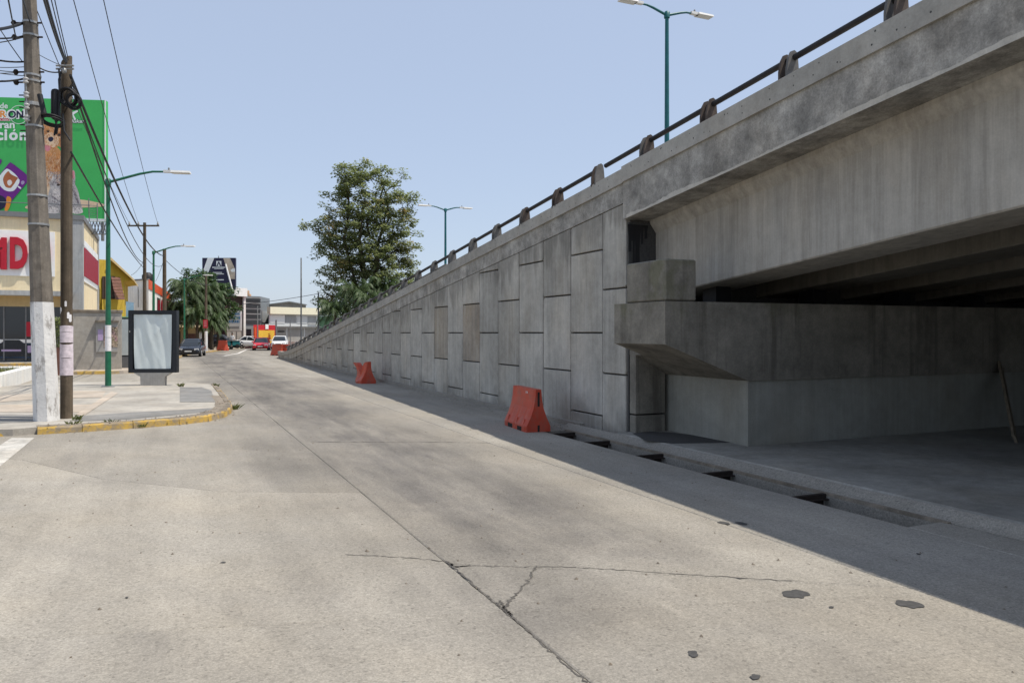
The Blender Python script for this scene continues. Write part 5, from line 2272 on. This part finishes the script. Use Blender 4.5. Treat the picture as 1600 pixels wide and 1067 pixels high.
# narrow dark building with white roof slab and hanging sign
A, B = GX(334, 96), GX(382, 100)
nbd = thing('narrow_building', (B.x, B.y, .15), 'dark shop building with white roof slab and a big white hanging sign', 'building')
footprint(nbd, 'wall', 'brown_dark', [A, B, GX(384, 110), GX(338, 106)], .14, Zat(463, 99))
face_box(nbd, 'roof_slab', 'white', A, B, .58, 1.01, Zat(463, 99), Zat(450, 99), -1.2, .5)
face_box(nbd, 'white_pier', 'white_wall', A, B, .93, 1.0, .15, Zat(463, 99), 0, .25)
face_box(nbd, 'white_pier', 'white_wall', A, B, .10, .14, .15, Zat(505, 97), 0, .25)
face_box(nbd, 'shop_front', 'stone_grey', A, B, .40, .88, .15, Zat(518, 98), 0, .12)
face_box(nbd, 'doorway', 'glass', A, B, .18, .36, .15, Zat(505, 98), 0, .06)
for u in (.55, .70):
    face_box(nbd, 'shutter_post', 'grey_dark', A, B, u, u + .015, .15, Zat(518, 98), .12, .2)
sg = thing('hanging_sign', W(366, 517, 97), 'white shop sign with blue lettering hung on the dark building', 'sign')
d97 = 97
mb = MB()
cc = W(366, 501, d97)
mb.obox(cc, (.88, .12, 1.30), rdir, vdir, up3)
mb.build('board', M['white'], sg)
mb = MB()
r = random.Random(9)
for row, (h, z) in enumerate(((.17, .85), (.20, .35), (.20, -.12))):
    x = -.62
    while x < .6:
        w = r.uniform(.10, .2)
        mb.obox(cc + vdir * .125 + up3 * z + rdir * (x + w / 2), (w / 2, .004, h * r.uniform(.7, 1)), rdir, vdir, up3)
        x += w + .06
mb.build('lettering', M['sign_blue'], sg)
mb = MB()
mb.obox(cc + vdir * .125 - up3 * .88, (.66, .004, .16), rdir, vdir, up3)
mb.build('print_line', M['grey_paint'], sg)
mb = MB()
mb.tube([cc + up3 * 1.3 + rdir * .5, cc + up3 * 2.2 + rdir * .5], .05, 6)
mb.tube([cc + up3 * 1.3 - rdir * .5, cc + up3 * 2.2 - rdir * .5], .05, 6)
mb.build('hanger', M['grey_dark'], sg)

# navy billboard on white struts
nv = thing('navy_billboard', GX(342, 101, .15), 'navy blue billboard with a white square logo above the palms', 'billboard')
d0 = 98.0


def NP(px, py, off=0):
    return W(px, py, d0) + vdir * off


mb = MB()
mb.prism([NP(316, 452), NP(367.5, 452), NP(367.5, 403), NP(316, 403)], -vdir * .4)
fixn(mb.build('panel', M['navy'], nv))


def npr(pts, mat, off, name='print_shape'):
    mb = MB()
    mb.add([NP(x, y, off) for x, y in pts], [tuple(range(len(pts)))])
    mb.build(name, M[mat], nv)


npr([(324.5, 403), (335, 403), (325, 427), (324, 430), (317.5, 423)], 'print_white', .02)
npr([(349, 403.5), (359.5, 403.5), (367.3, 420), (367.3, 436), (360, 436)], 'tan_print', .02)
npr([(360, 422), (364, 419.5), (367.3, 420), (367.3, 425), (362, 425)], 'print_white', .04)
npr([(338, 408), (346, 408), (346, 416), (338, 416)], 'print_white', .03)
npr([(341.2, 409), (342.8, 409), (346, 416), (344, 416), (342, 411.5), (340, 416), (338.3, 416)], 'navy', .05)
for (x0, x1, y0, y1) in ((332, 352, 417, 418.7), (335, 350, 419.4, 420.4), (333, 347, 425.2, 426.6), (333, 350, 427.4, 428.8), (329, 334, 433, 434)):
    x = x0
    r = random.Random(int(x0 * 7 + y0))
    while x < x1 - .4:
        w = r.uniform(.9, 1.9)
        npr([(x, y0), (min(x + w, x1), y0), (min(x + w, x1), y1), (x, y1)], 'purple_l' if y0 > 430 else 'print_white', .03, 'print_line')
        x += w + .35
npr([(326, 436.5), (350, 436.5), (350, 438), (326, 438)], 'print_white', .03)
mb = MB()
mb.tube([NP(354, 413, .3), NP(366, 459, .3)], .10, 6)
mb.build('strut', M['white'], nv)
for px in (325, 345):
    mb = MB()
    t = NP(px, 452, -.5)
    mb.tube([(t.x, t.y, .15), (t.x, t.y, Zat(420, 98))], .16, 8)
    mb.build('support_post', M['grey_dark'], nv)
mb = MB()
mb.tube([NP(341.5, 403), NP(341.5, 400)], .05, 6)
mb.build('aerial', M['grey_dark'], nv)

# grey louvred building
A, B, C = GX(382, 101), GX(407, 102.5), GX(421.5, 109)
gb = thing('louvred_building', (B.x, B.y, .15), 'grey building with dark louvred front beside the white shop', 'building')
zt = Zat(463, 102)
footprint(gb, 'wall', 'grey_clad', [A, B, C, GX(416, 118), GX(384, 116)], .14, zt)
nl = 13
for k in range(nl):
    z = 3.6 + (zt - 3.9) * k / (nl - 1)
    face_box(gb, 'louver', 'louver' if k % 3 else 'grey_bld', A, B, .04, .97, z, z + .16, 0, .16 + .05 * (k % 2))
face_box(gb, 'dark_lintel', 'louver', A, B, 0, 1, 3.2, 3.5, 0, .2)
face_box(gb, 'shop_front', 'grey_bld', A, B, .05, .95, .15, 3.1, 0, .06)
face_box(gb, 'doorway', 'glass', A, B, .1, .4, .15, 2.4, .06, .1)
face_box(gb, 'window', 'grey_bld', B, C, .1, .85, 3.3, 4.9, 0, .08)
mb = MB()
p = GX(385, 106)
mb.lathe([(.35, 0), (.4, .05), (.4, .9), (.35, 1.0)], (p.x, p.y, zt), 10)
mb.build('roof_tank', M['brick_tan'], gb)
mb = MB()
p = GX(389, 107)
mb.lathe([(.28, 0), (.3, .05), (.3, .5), (.1, .6)], (p.x, p.y, zt), 10)
mb.build('roof_tank', M['brick_tan'], gb)

# red and yellow shop
A, B = GX(396, 94), GX(430, 97)
rs_ = thing('red_yellow_shop', (A.x, A.y, .1), 'small shop with red fascia and yellow poster front', 'building')
zt = Zat(508, 97)
footprint(rs_, 'wall', 'shop_red', [A, B, GX(430, 101), GX(396, 100)], 0, zt)
face_box(rs_, 'yellow_poster', 'shop_yellow', A, B, .22, .95, .6, zt - .65, 0, .06)
mb = MB()
for (x0, y0, x1, y1) in ((408, 521, 421, 522.5), (412, 524, 424, 525.5), (416, 527, 424, 530)):
    a_, b_ = W(x0, y1, 96.2), W(x1, y0, 96.2)
    mb.obox((a_ + b_) / 2 + vdir * .25, ((b_ - a_).dot(rdir) / 2, .01, (b_.z - a_.z) / 2), rdir, vdir, up3)
mb.build('poster_print', M['shop_red'], rs_)
face_box(rs_, 'white_badge', 'white', A, B, .52, .66, zt - .5, zt + .1, .02, .1)
face_box(rs_, 'side_stripe', 'orange_paint', A, B, .02, .10, 1.0, zt - .3, 0, .1)

# white building with cream roof
A, B = GX(420, 103), GX(499, 109)
wc = thing('cream_roof_building', (A.x, A.y, 0), 'white building with cream metal roof and grey shutters', 'building')
d_ = 107
footprint(wc, 'wall', 'shop_white', [A, B, GX(499, 122), GX(420, 124)], -.02, Zat(491, d_))
face_box(wc, 'roof_front', 'cream_roof', A, B, -.01, 1.0, Zat(491.5, d_), Zat(481, d_), -.3, .5)
mb = MB()
g0 = [W(421, 481, 109), W(478, 481, 109), W(478, 476.5, 109), W(452, 471.5, 109), W(421, 475.5, 109)]
mb.prism(g0, Vector((0, 1, 0)) * 8)
fixn(mb.build('gable_wall', M['pave_dark'], wc))
mb = MB()
g1 = [W(419, 476, 108.6), W(452, 471.8, 108.6), W(480, 476.8, 108.6), W(480, 475.8, 108.6), W(452, 470.4, 108.6), W(419, 475, 108.6)]
mb.prism(g1, Vector((0, 1, 0)) * 9)
fixn(mb.build('gable_roof', M['grey_paint'], wc))
for (u0, u1, y0, y1, m) in ((.02, .30, 493, 505, 'white'), (.31, .52, 493, 504, 'grey_paint'), (.54, .74, 494, 505, 'shop_white'), (.76, .93, 494, 508, 'grey_paint')):
    face_box(wc, 'window_panel', m, A, B, u0, u1, Zat(y1, d_), Zat(y0, d_), 0, .06)
face_box(wc, 'canopy', 'grey_dark', A, B, 0, 1, Zat(511, d_), Zat(510, d_), 0, .6)
for (u0, u1) in ((.05, .33), (.36, .68), (.71, .97)):
    face_box(wc, 'shutter', 'stone_grey', A, B, u0, u1, .05, Zat(513, d_), 0, .07)
face_box(wc, 'name_plate', 'black', A, B, .16, .29, Zat(519, d_), Zat(517, d_), .08, .12)
c = W(444, 527, 106.6)
mb = MB()
pts = [c + rdir * (.32 * math.cos(k / 16 * 6.283)) + up3 * (.5 * math.sin(k / 16 * 6.283)) for k in range(16)]
mb.prism(pts, vdir * .04)
mb.build('round_emblem', M['grey_dark'], wc)

# green house behind the ramp
A, B = GX(497, 112), GX(540, 112)
gh = thing('green_house', (A.x, A.y, 0), 'small green house with dark green roof behind the ramp', 'building')
footprint(gh, 'wall', 'green_house', [A, B, GX(540, 120), GX(497, 120)], -.02, Zat(497, 112))
mb = MB()
mb.prism([W(496, 500, 111.5), W(542, 500, 111.5), W(532, 495, 111.5), W(519, 492.5, 111.5), W(508, 495, 111.5)], Vector((0, 1, 0)) * 9)
fixn(mb.build('roof', M['green_roof'], gh))
face_box(gh, 'window', 'glass', A, B, .1, .3, 1.2, 2.6, 0, .05)
mb = MB()
A, B = GX(437, 99, 0), GX(476, 97, 0)
lw = thing('low_white_wall', (A.x, A.y, 0), 'low white wall beyond the white car', 'wall')
face_box(lw, 'wall', 'white_wall', A, B, 0, 1, -.02, .75, 0, .2)
face_box(lw, 'wall_cap', 'white', A, B, 0, 1, .75, .82, -.03, .23)

# ------------------------------------------------------------------ cars
def car(loc, rz, paint, label, sc=(1, 1, 1)):
    root = thing('parked_car' if 'parked' in label else 'car', loc, label, 'car', 'cars', rz)
    root.scale = sc
    st = [(-2.15, .60, .34, .56), (-2.10, .74, .24, .64), (-1.85, .82, .19, .72), (-1.35, .855, .18, .81), (-.95, .865, .18, .885), (0, .87, .18, .92), (1.1, .865, .18, .95), (1.6, .85, .20, .96), (1.98, .80, .24, .93), (2.10, .74, .30, .84), (2.15, .62, .36, .74)]
    rings = []
    for (y, w, zb, zt) in st:
        h = zt - zb
        pts = [(.80, 0), (.95, .10), (1.0, .38), (.985, .70), (.93, .90), (.78, 1.0)]
        rings.append([(w * a, y, zb + h * b) for a, b in pts] + [(-w * a, y, zb + h * b) for a, b in pts[::-1]])
    mb = MB()
    mb.loft(rings, cap=True, smooth=True)
    body = fixn(mb.build('body', M[paint], root, local=True))
    def ring(z, y0, y1, w0, w1):
        return [(-w0 * .8, y0, z), (w0 * .8, y0, z), (w0, y0 + .22, z), (w1, y1 - .25, z), (w1 * .8, y1, z), (-w1 * .8, y1, z), (-w1, y1 - .25, z), (-w0, y0 + .22, z)]
    r0, r1, r2 = ring(.87, -1.05, 1.72, .78, .76), ring(1.15, -.60, 1.42, .70, .68), ring(1.37, -.18, 1.05, .60, .59)
    mb = MB()
    mb.loft([r0, r1, r2], cap=True)
    fixn(mb.build('windows', M['glass'], root, local=True))
    mb = MB()
    r3, r4 = ring(1.375, -.20, 1.08, .61, .60), ring(1.425, .0, .9, .50, .50)
    mb.loft([ring(1.35, -.21, 1.09, .615, .605), r3, r4], cap=True, smooth=False)
    fixn(mb.build('roof', M[paint], root, local=True))
    for i in (1, 2, 6, 7, 0, 5):
        for _ in (0,):
            if i in (0, 1, 4, 5):
                continue
            mb = MB()
            mb.tube([r0[i], r1[i], r2[i]], .035, 6)
            mb.build('pillar', M[paint], root, local=True)
    for i in (3, 6):
        mb = MB()
        mb.tube([r0[i], r1[i], r2[i]], .07, 6)
        mb.build('pillar', M[paint], root, local=True)
    for sx in (-1, 1):
        mb = MB()
        mb.tube([(sx * .775, .42, .9), (sx * .70, .40, 1.15), (sx * .60, .38, 1.37)], .03, 6)
        mb.build('pillar', M[paint], root, local=True)
        mb = MB()
        mb.obox((sx * .60, -2.075, .60), (.17, .05, .075), Vector((1, sx * .28, 0)).normalized(), Vector((-sx * .28, 1, 0)).normalized(), up3)
        mb.build('headlight', M['headlight'], root, local=True)
        mb = MB()
        mb.box((sx * .80, 2.02, .62), (sx * .52, 2.13, .80))
        mb.build('tail_light', M['red'], root, local=True)
        mb = MB()
        mb.obox((sx * .90, -.72, .95), (.09, .05, .06), Vector((1, 0, 0)), Vector((0, 1, 0)), up3)
        mb.build('wing_mirror', M[paint], root, local=True)
        for y in (-1.32, 1.30):
            mb = MB()
            mb.lathe([(.22, -.10), (.31, -.09), (.315, 0), (.31, .09), (.22, .10)], (sx * .775, y, .315), 18, 'X')
            wheel = mb.build('wheel', M['tyre'], root, local=True)
            mb = MB()
            mb.lathe([(.06, -.012), (.2, -.006), (.205, .006), (.05, .012)], (sx * .872, y, .315), 14, 'X')
            mb.build('rim', M['rim'], wheel, local=True)
    mb = MB()
    mb.box((-.42, -2.165, .36), (.42, -2.10, .48))
    mb.box((-.30, -2.168, .52), (.30, -2.10, .60))
    mb.build('grille', M['black'], root, local=True)
    mb = MB()
    mb.box((-.26, -2.178, .40), (.26, -2.166, .50))
    mb.build('number_plate', M['plate'], root, local=True)
    mb = MB()
    mb.box((-.62, -2.13, .19), (.62, -1.95, .30))
    mb.build('bumper', M['black'], root, local=True)
    return root


p = G(300, 556.5)
car((p.x, p.y, 0), R(-9), 'car_black', 'black sedan parked at the kerb just behind the advertising panel', (1.0, 1, 1.0))
p = GX(345, 88, .148)
car((p.x, p.y, .148), R(68), 'car_black', 'second dark car parked side-on in front of the palms', (1.03, 1.1, 1.12))
p = G(411, 547.5)
car((p.x, p.y + 1.5, 0), R(-10), 'car_red', 'bright red car driving towards the camera at the end of the road', (.98, .95, .98))
p = GX(437, 92)
car((p.x, p.y, 0), R(-12), 'car_white', 'white car behind the orange barriers at the ramp toe', (1.02, 1, 1.08))
p = GX(393, 93, .148)
car((p.x, p.y, .148), R(70), 'car_white', 'white car parked behind the red car', (.95, .9, .95))

# ------------------------------------------------------------------ person at a street cart
def person(loc, rz, label):
    root = thing('person', loc, label, 'person', None, rz)
    V = [(0, 0, .92), (0, 0, 1.12), (0, -.01, 1.36), (0, 0, 1.47), (0, -.02, 1.57), (0, -.02, 1.68),
         (.09, 0, .88), (.11, -.02, .48), (.11, .02, .08), (.12, -.11, .03), (-.09, 0, .88), (-.11, .0, .48), (-.11, .03, .08), (-.12, -.10, .03),
         (.17, 0, 1.38), (.24, -.03, 1.12), (.20, -.22, .98), (.19, -.30, .98), (-.17, 0, 1.38), (-.25, -.02, 1.12), (-.20, -.20, .97), (-.19, -.28, .97)]
    E = [(0, 1), (1, 2), (2, 3), (3, 4), (4, 5), (0, 6), (6, 7), (7, 8), (8, 9), (0, 10), (10, 11), (11, 12), (12, 13), (2, 14), (14, 15), (15, 16), (16, 17), (2, 18), (18, 19), (19, 20), (20, 21)]
    RD = [.14, .135, .15, .055, .085, .08, .09, .06, .042, .04, .09, .06, .042, .04, .06, .046, .036, .035, .06, .046, .036, .035]
    me = bpy.data.meshes.new('body')
    me.from_pydata(V, E, [])
    o = bpy.data.objects.new('body', me)
    COL.objects.link(o)
    md = o.modifiers.new('skin', 'SKIN')
    for i, sv in enumerate(me.skin_vertices[0].data):
        sv.radius = (RD[i], RD[i] * (.75 if i in (0, 1, 2) else 1))
        sv.use_root = (i == 0)
    ss = o.modifiers.new('sub', 'SUBSURF')
    ss.levels = 2
    ss.render_levels = 2
    dg = bpy.context.evaluated_depsgraph_get()
    dg.update()
    m2_ = bpy.data.meshes.new_from_object(o.evaluated_get(dg))
    o.modifiers.clear()
    o.data = m2_
    m2_.materials.clear()
    for k in ('skin', 'shirt', 'jeans', 'hair'):
        m2_.materials.append(M[k])
    for p_ in m2_.polygons:
        c = p_.center
        p_.material_index = 0
        if c.z < .95:
            p_.material_index = 2
        elif c.z < 1.47:
            p_.material_index = 1
        if c.y < -.14 and .8 < c.z < 1.3:
            p_.material_index = 0
        p_.use_smooth = True
    o.parent = root
    mb = MB()
    mb.lathe([(.03, .13), (.075, .10), (.098, .04), (.095, -.02), (.08, -.07)][::-1], (0, .012, 1.655), 12)
    mb.build('hair', M['hair'], root, local=True)
    return root


p = GX(363, 89, .148)
person((p.x, p.y, .148), R(-15), 'person in white shirt standing behind a teal street cart')
p = GX(359, 87, .148)
ct = thing('street_cart', p, 'teal street vendor cart beside the orange barrier', 'cart')
mb = MB()
for a in (-.75, .25):
    mb.box((p.x + a, p.y - .35, .45), (p.x + a + .8, p.y + .35, 1.0), bev=.03)
mb.build('box', M['cart_teal'], ct)
mb = MB()
mb.box((p.x - .85, p.y - .4, 1.0), (p.x + 1.1, p.y + .4, 1.04))
mb.build('counter', M['galv'], ct)
for a in (-.55, .8):
    mb = MB()
    mb.lathe([(.1, -.03), (.24, -.03), (.24, .03), (.1, .03)], (p.x + a, p.y - .38, .385), 14, 'Y')
    mb.build('wheel', M['tyre'], ct)

# ------------------------------------------------------------------ trees
def leaf_cluster(mb, tn, c, rad, n, r, size, flat=.55, droop=0.0):
    for k in range(n):
        while True:
            q = Vector((r.uniform(-1, 1), r.uniform(-1, 1), r.uniform(-1, 1)))
            if q.length < 1:
                break
        q = Vector((q.x * rad, q.y * rad, q.z * rad * flat))
        p = c + q
        d = Vector((r.uniform(-1, 1), r.uniform(-1, 1), r.uniform(-.5, .35) - droop)).normalized()
        s = d.cross(Vector((r.uniform(-.6, .6), r.uniform(-.6, .6), 1))).normalized()
        L = size * r.uniform(.6, 1.25)
        w = L * .32
        mb.add([p, p + d * L * .45 + s * w, p + d * L, p + d * L * .45 - s * w], [(0, 1, 2, 3)])
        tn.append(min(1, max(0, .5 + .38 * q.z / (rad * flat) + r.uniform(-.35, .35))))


def broad_tree(base, envelope, nclust, nleaf, crad, size, seed, label, leaf='leaf', trunk_r=.35, fork=4.0, name='broadleaf_tree', extra=()):
    """envelope(z) -> (cx offset to the right, half width) of the crown; skeleton grows towards the clusters"""
    r = random.Random(seed)
    b = Vector(base)
    root = thing(name, b, label, 'tree')
    zs = [z for z, *_ in envelope]

    def env(z):
        for (z0, c0, w0), (z1, c1, w1) in zip(envelope[:-1], envelope[1:]):
            if z0 <= z <= z1:
                t = (z - z0) / (z1 - z0)
                return c0 + (c1 - c0) * t, w0 + (w1 - w0) * t
        return 0, 0
    pts = []
    tries = 0
    while len(pts) < nclust and tries < 60000:
        tries += 1
        z = r.uniform(zs[0], zs[-1])
        c, w = env(z)
        if r.random() > w / max(e[2] for e in envelope):
            continue
        a = r.uniform(0, 6.28)
        q = math.sqrt(r.random())
        if q < .45 and r.random() < .6:
            continue
        q *= r.choice((1, 1, 1, 1.08, .93))
        p = b + rdir * (c + w * q * math.cos(a)) + vdir * (w * .8 * q * math.sin(a)) + up3 * z
        if any((p - o).length < crad * .62 for o in pts):
            continue
        pts.append(p)
    for (dx, dz, dy) in extra:
        pts.append(b + rdir * dx + up3 * dz + vdir * dy)
    # skeleton
    c0, _ = env(zs[0] + .5)
    nodes = [(b.copy(), -1), (b + up3 * fork * .5 + rdir * .05, 0), (b + up3 * fork, 1)]
    H = zs[-1]
    limbs = 5
    for k in range(limbs):
        a = 6.28 * k / limbs + .4
        last = 2
        for j in range(1, 6):
            t = j / 5
            zz = fork + (H * .80 - fork) * t
            c, w = env(min(max(zz, zs[0]), H))
            spread = w * (.12 + .42 * t) * r.uniform(.8, 1.2)
            nodes.append((b + rdir * (c * t + spread * math.cos(a)) + vdir * (spread * math.sin(a) * .8) + up3 * zz, last))
            last = len(nodes) - 1
    order = sorted(pts, key=lambda p: (p - (b + up3 * (fork + H) * .5)).length)
    ends = []
    for p in order:
        best, bi = 1e9, 0
        for i, (q, _) in enumerate(nodes):
            if i < 2:
                continue
            dd = (p - q).length + max(0, q.z - p.z) * 1.2
            if dd < best:
                best, bi = dd, i
        q = nodes[bi][0]
        mid = q.lerp(p, .5) + Vector((r.uniform(-.15, .15), r.uniform(-.15, .15), r.uniform(-.05, .2))) * min(1.2, best * .3)
        nodes.append((mid, bi))
        nodes.append((p, len(nodes) - 1))
        ends.append(len(nodes) - 1)
    load = [0] * len(nodes)
    for e in ends:
        i = e
        while i >= 0:
            load[i] += 1
            i = nodes[i][1]
    tot = max(load)
    tb, bb = MB(), MB()
    for i, (p, par) in enumerate(nodes):
        if par < 0 or load[i] == 0:
            continue
        ra = trunk_r * (load[par] / tot) ** .46
        rb = trunk_r * (load[i] / tot) ** .46
        (tb if i <= 2 else bb).tube([nodes[par][0], p], [max(min(ra, rb * 1.5), .018), max(rb, .012)], 7 if rb > .06 else 4, cap=False)
    tb.build('trunk', M['bark'], root)
    bb.build('branches', M['bark'], root)
    lb = MB()
    tn = []
    for p in pts:
        leaf_cluster(lb, tn, p, crad * r.uniform(.75, 1.25), int(nleaf * r.uniform(.6, 1.3)), r, size)
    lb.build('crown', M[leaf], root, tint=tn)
    return root


TD = 85.0
tb_ = GX(572, TD, .0)
k = TD / FPX


def ze(py):
    return Zat(py, TD)


env = [(ze(492), -1.6, 2.6), (ze(470), -.8, 4.6), (ze(440), .3, 5.2), (ze(410), .2, 5.4), (ze(380), -.2, 5.3), (ze(350), .2, 5.2), (ze(325), .6, 4.6), (ze(300), .4, 4.0), (ze(280), .2, 3.5), (ze(262), -.4, 2.6), (ze(254), -.6, 1.2)]
extra = []
for (px, py) in ((470, 354), (476, 350), (482, 353), (488, 349), (494, 357), (500, 356), (506, 346), (500, 365), (648, 305), (652, 312), (643, 318), (640, 330), (648, 345), (636, 352), (655, 390), (650, 384), (648, 412), (640, 398), (533, 258), (531, 266), (572, 257), (530, 276), (626, 268), (632, 275), (498, 390), (503, 378), (494, 402), (520, 330), (512, 338), (505, 318), (510, 305)):
    extra.append(((px - 572) * k, ze(py), random.Random(px).uniform(-1.2, 1.2)))
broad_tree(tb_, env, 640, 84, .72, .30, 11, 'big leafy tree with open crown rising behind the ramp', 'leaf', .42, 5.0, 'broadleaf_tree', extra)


def frond_mesh(mb, tn, o, a, L, rise, droop, r, leaflet=.55, nl=26):
    hd = Vector((math.cos(a), math.sin(a), 0))
    sd_ = Vector((-math.sin(a), math.cos(a), 0))
    pts = []
    for k in range(nl + 1):
        t = k / nl
        pts.append(o + hd * (L * t * (1 - .18 * t * t)) + up3 * (rise * math.sin(t * 1.9) * L - droop * L * t * t))
    for k in range(1, nl + 1):
        t = k / nl
        p = pts[k]
        ax = (pts[k] - pts[k - 1]).normalized()
        ll = leaflet * (math.sin(min(1, t * 1.15) * 2.6) * .8 + .35) * r.uniform(.8, 1.15)
        for sgn in (-1, 1):
            d = (ax * .5 + sd_ * sgn * .8 + Vector((0, 0, -.65 - .6 * r.random()))).normalized()
            w = ax * .035
            mb.add([p - w, p + w, p + d * ll * .6 + w * .8, p + d * ll, p + d * ll * .6 - w * .8], [(0, 1, 2, 3, 4)])
            tn.append(min(1, max(0, r.uniform(.1, .8) + .2 * (1 - t))))
        mb.add([pts[k - 1] - sd_ * .02, pts[k - 1] + sd_ * .02, p + sd_ * .02, p - sd_ * .02], [(0, 1, 2, 3)])
        tn.append(.9)


def palm(base, h, R_, seed, label, n=30, lean=0.0):
    r = random.Random(seed)
    b = Vector(base)
    root = thing('palm_tree', b, label, 'tree', 'palms')
    top = b + up3 * h + rdir * lean
    mb = MB()
    mb.tube([b, b.lerp(top, .4) + rdir * lean * .1, b.lerp(top, .8), top], [.2, .16, .14, .12], 9)
    mb.build('trunk', M['bark'], root)
    mb = MB()
    tn = []
    for k in range(n):
        a = 2.4 * k + r.uniform(-.2, .2)
        lev = k / n
        frond_mesh(mb, tn, top, a, R_ * r.uniform(.8, 1.1), .75 - .95 * lev, .35 + .45 * lev, r)
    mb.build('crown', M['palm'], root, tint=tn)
    return root


def palm_px(px, cy, d, R_, seed, label, n=30):
    p = GX(px, d, 0)
    palm(p, Zat(cy, d) - .40 * R_, R_ * .88, seed, label, n)


palm_px(555, 437, 80, 3.4, 1, 'palm with drooping fronds in the shade under the big tree', 40)
palm_px(600, 432, 82, 3.0, 2, 'palm at the right under the big tree next to the ramp railing', 36)
palm_px(523, 468, 79, 2.6, 3, 'dark low palm at the left foot of the big tree', 34)
palm_px(577, 455, 77, 2.6, 4, 'lower pale palm in front of the big tree', 36)
palm_px(291, 436, 79, 2.8, 5, 'tallest palm left of the navy billboard', 44)
palm_px(277, 470, 80, 2.4, 6, 'lower palm at the left end of the palm row', 36)
palm_px(318, 440, 82, 2.6, 7, 'palm in the middle of the row in front of the navy billboard', 40)
palm_px(329, 458, 84, 2.2, 8, 'broad palm under the right half of the navy billboard', 42)
palm_px(341, 486, 82, 1.6, 9, 'lowest palm at the right end of the row beside the white sign', 34)
palm_px(308, 478, 78, 2.2, 10, 'short dense palm behind the parked black sedan', 36)
palm_px(331, 489, 79, 1.9, 11, 'short palm behind the pole with the white foot', 34)
p = GX(312, 90)
broad_tree(p, [(2.5, 0, 2.5), (5, 0, 4.6), (7, 0, 4.2), (8.6, -.6, 2.4), (9.3, -.8, .8)], 110, 70, .7, .32, 23, 'dark round tree filling the gap behind the palm row', 'leaf_d', .3, 2.2)
p = GX(332, 92)
broad_tree(p, [(2.5, 0, 2.0), (4.5, 0, 3.0), (6.2, 0, 2.6), (7.4, 0, 1.2)], 60, 70, .65, .30, 24, 'small dark tree beside the narrow shop building', 'leaf_d', .25, 2.0)
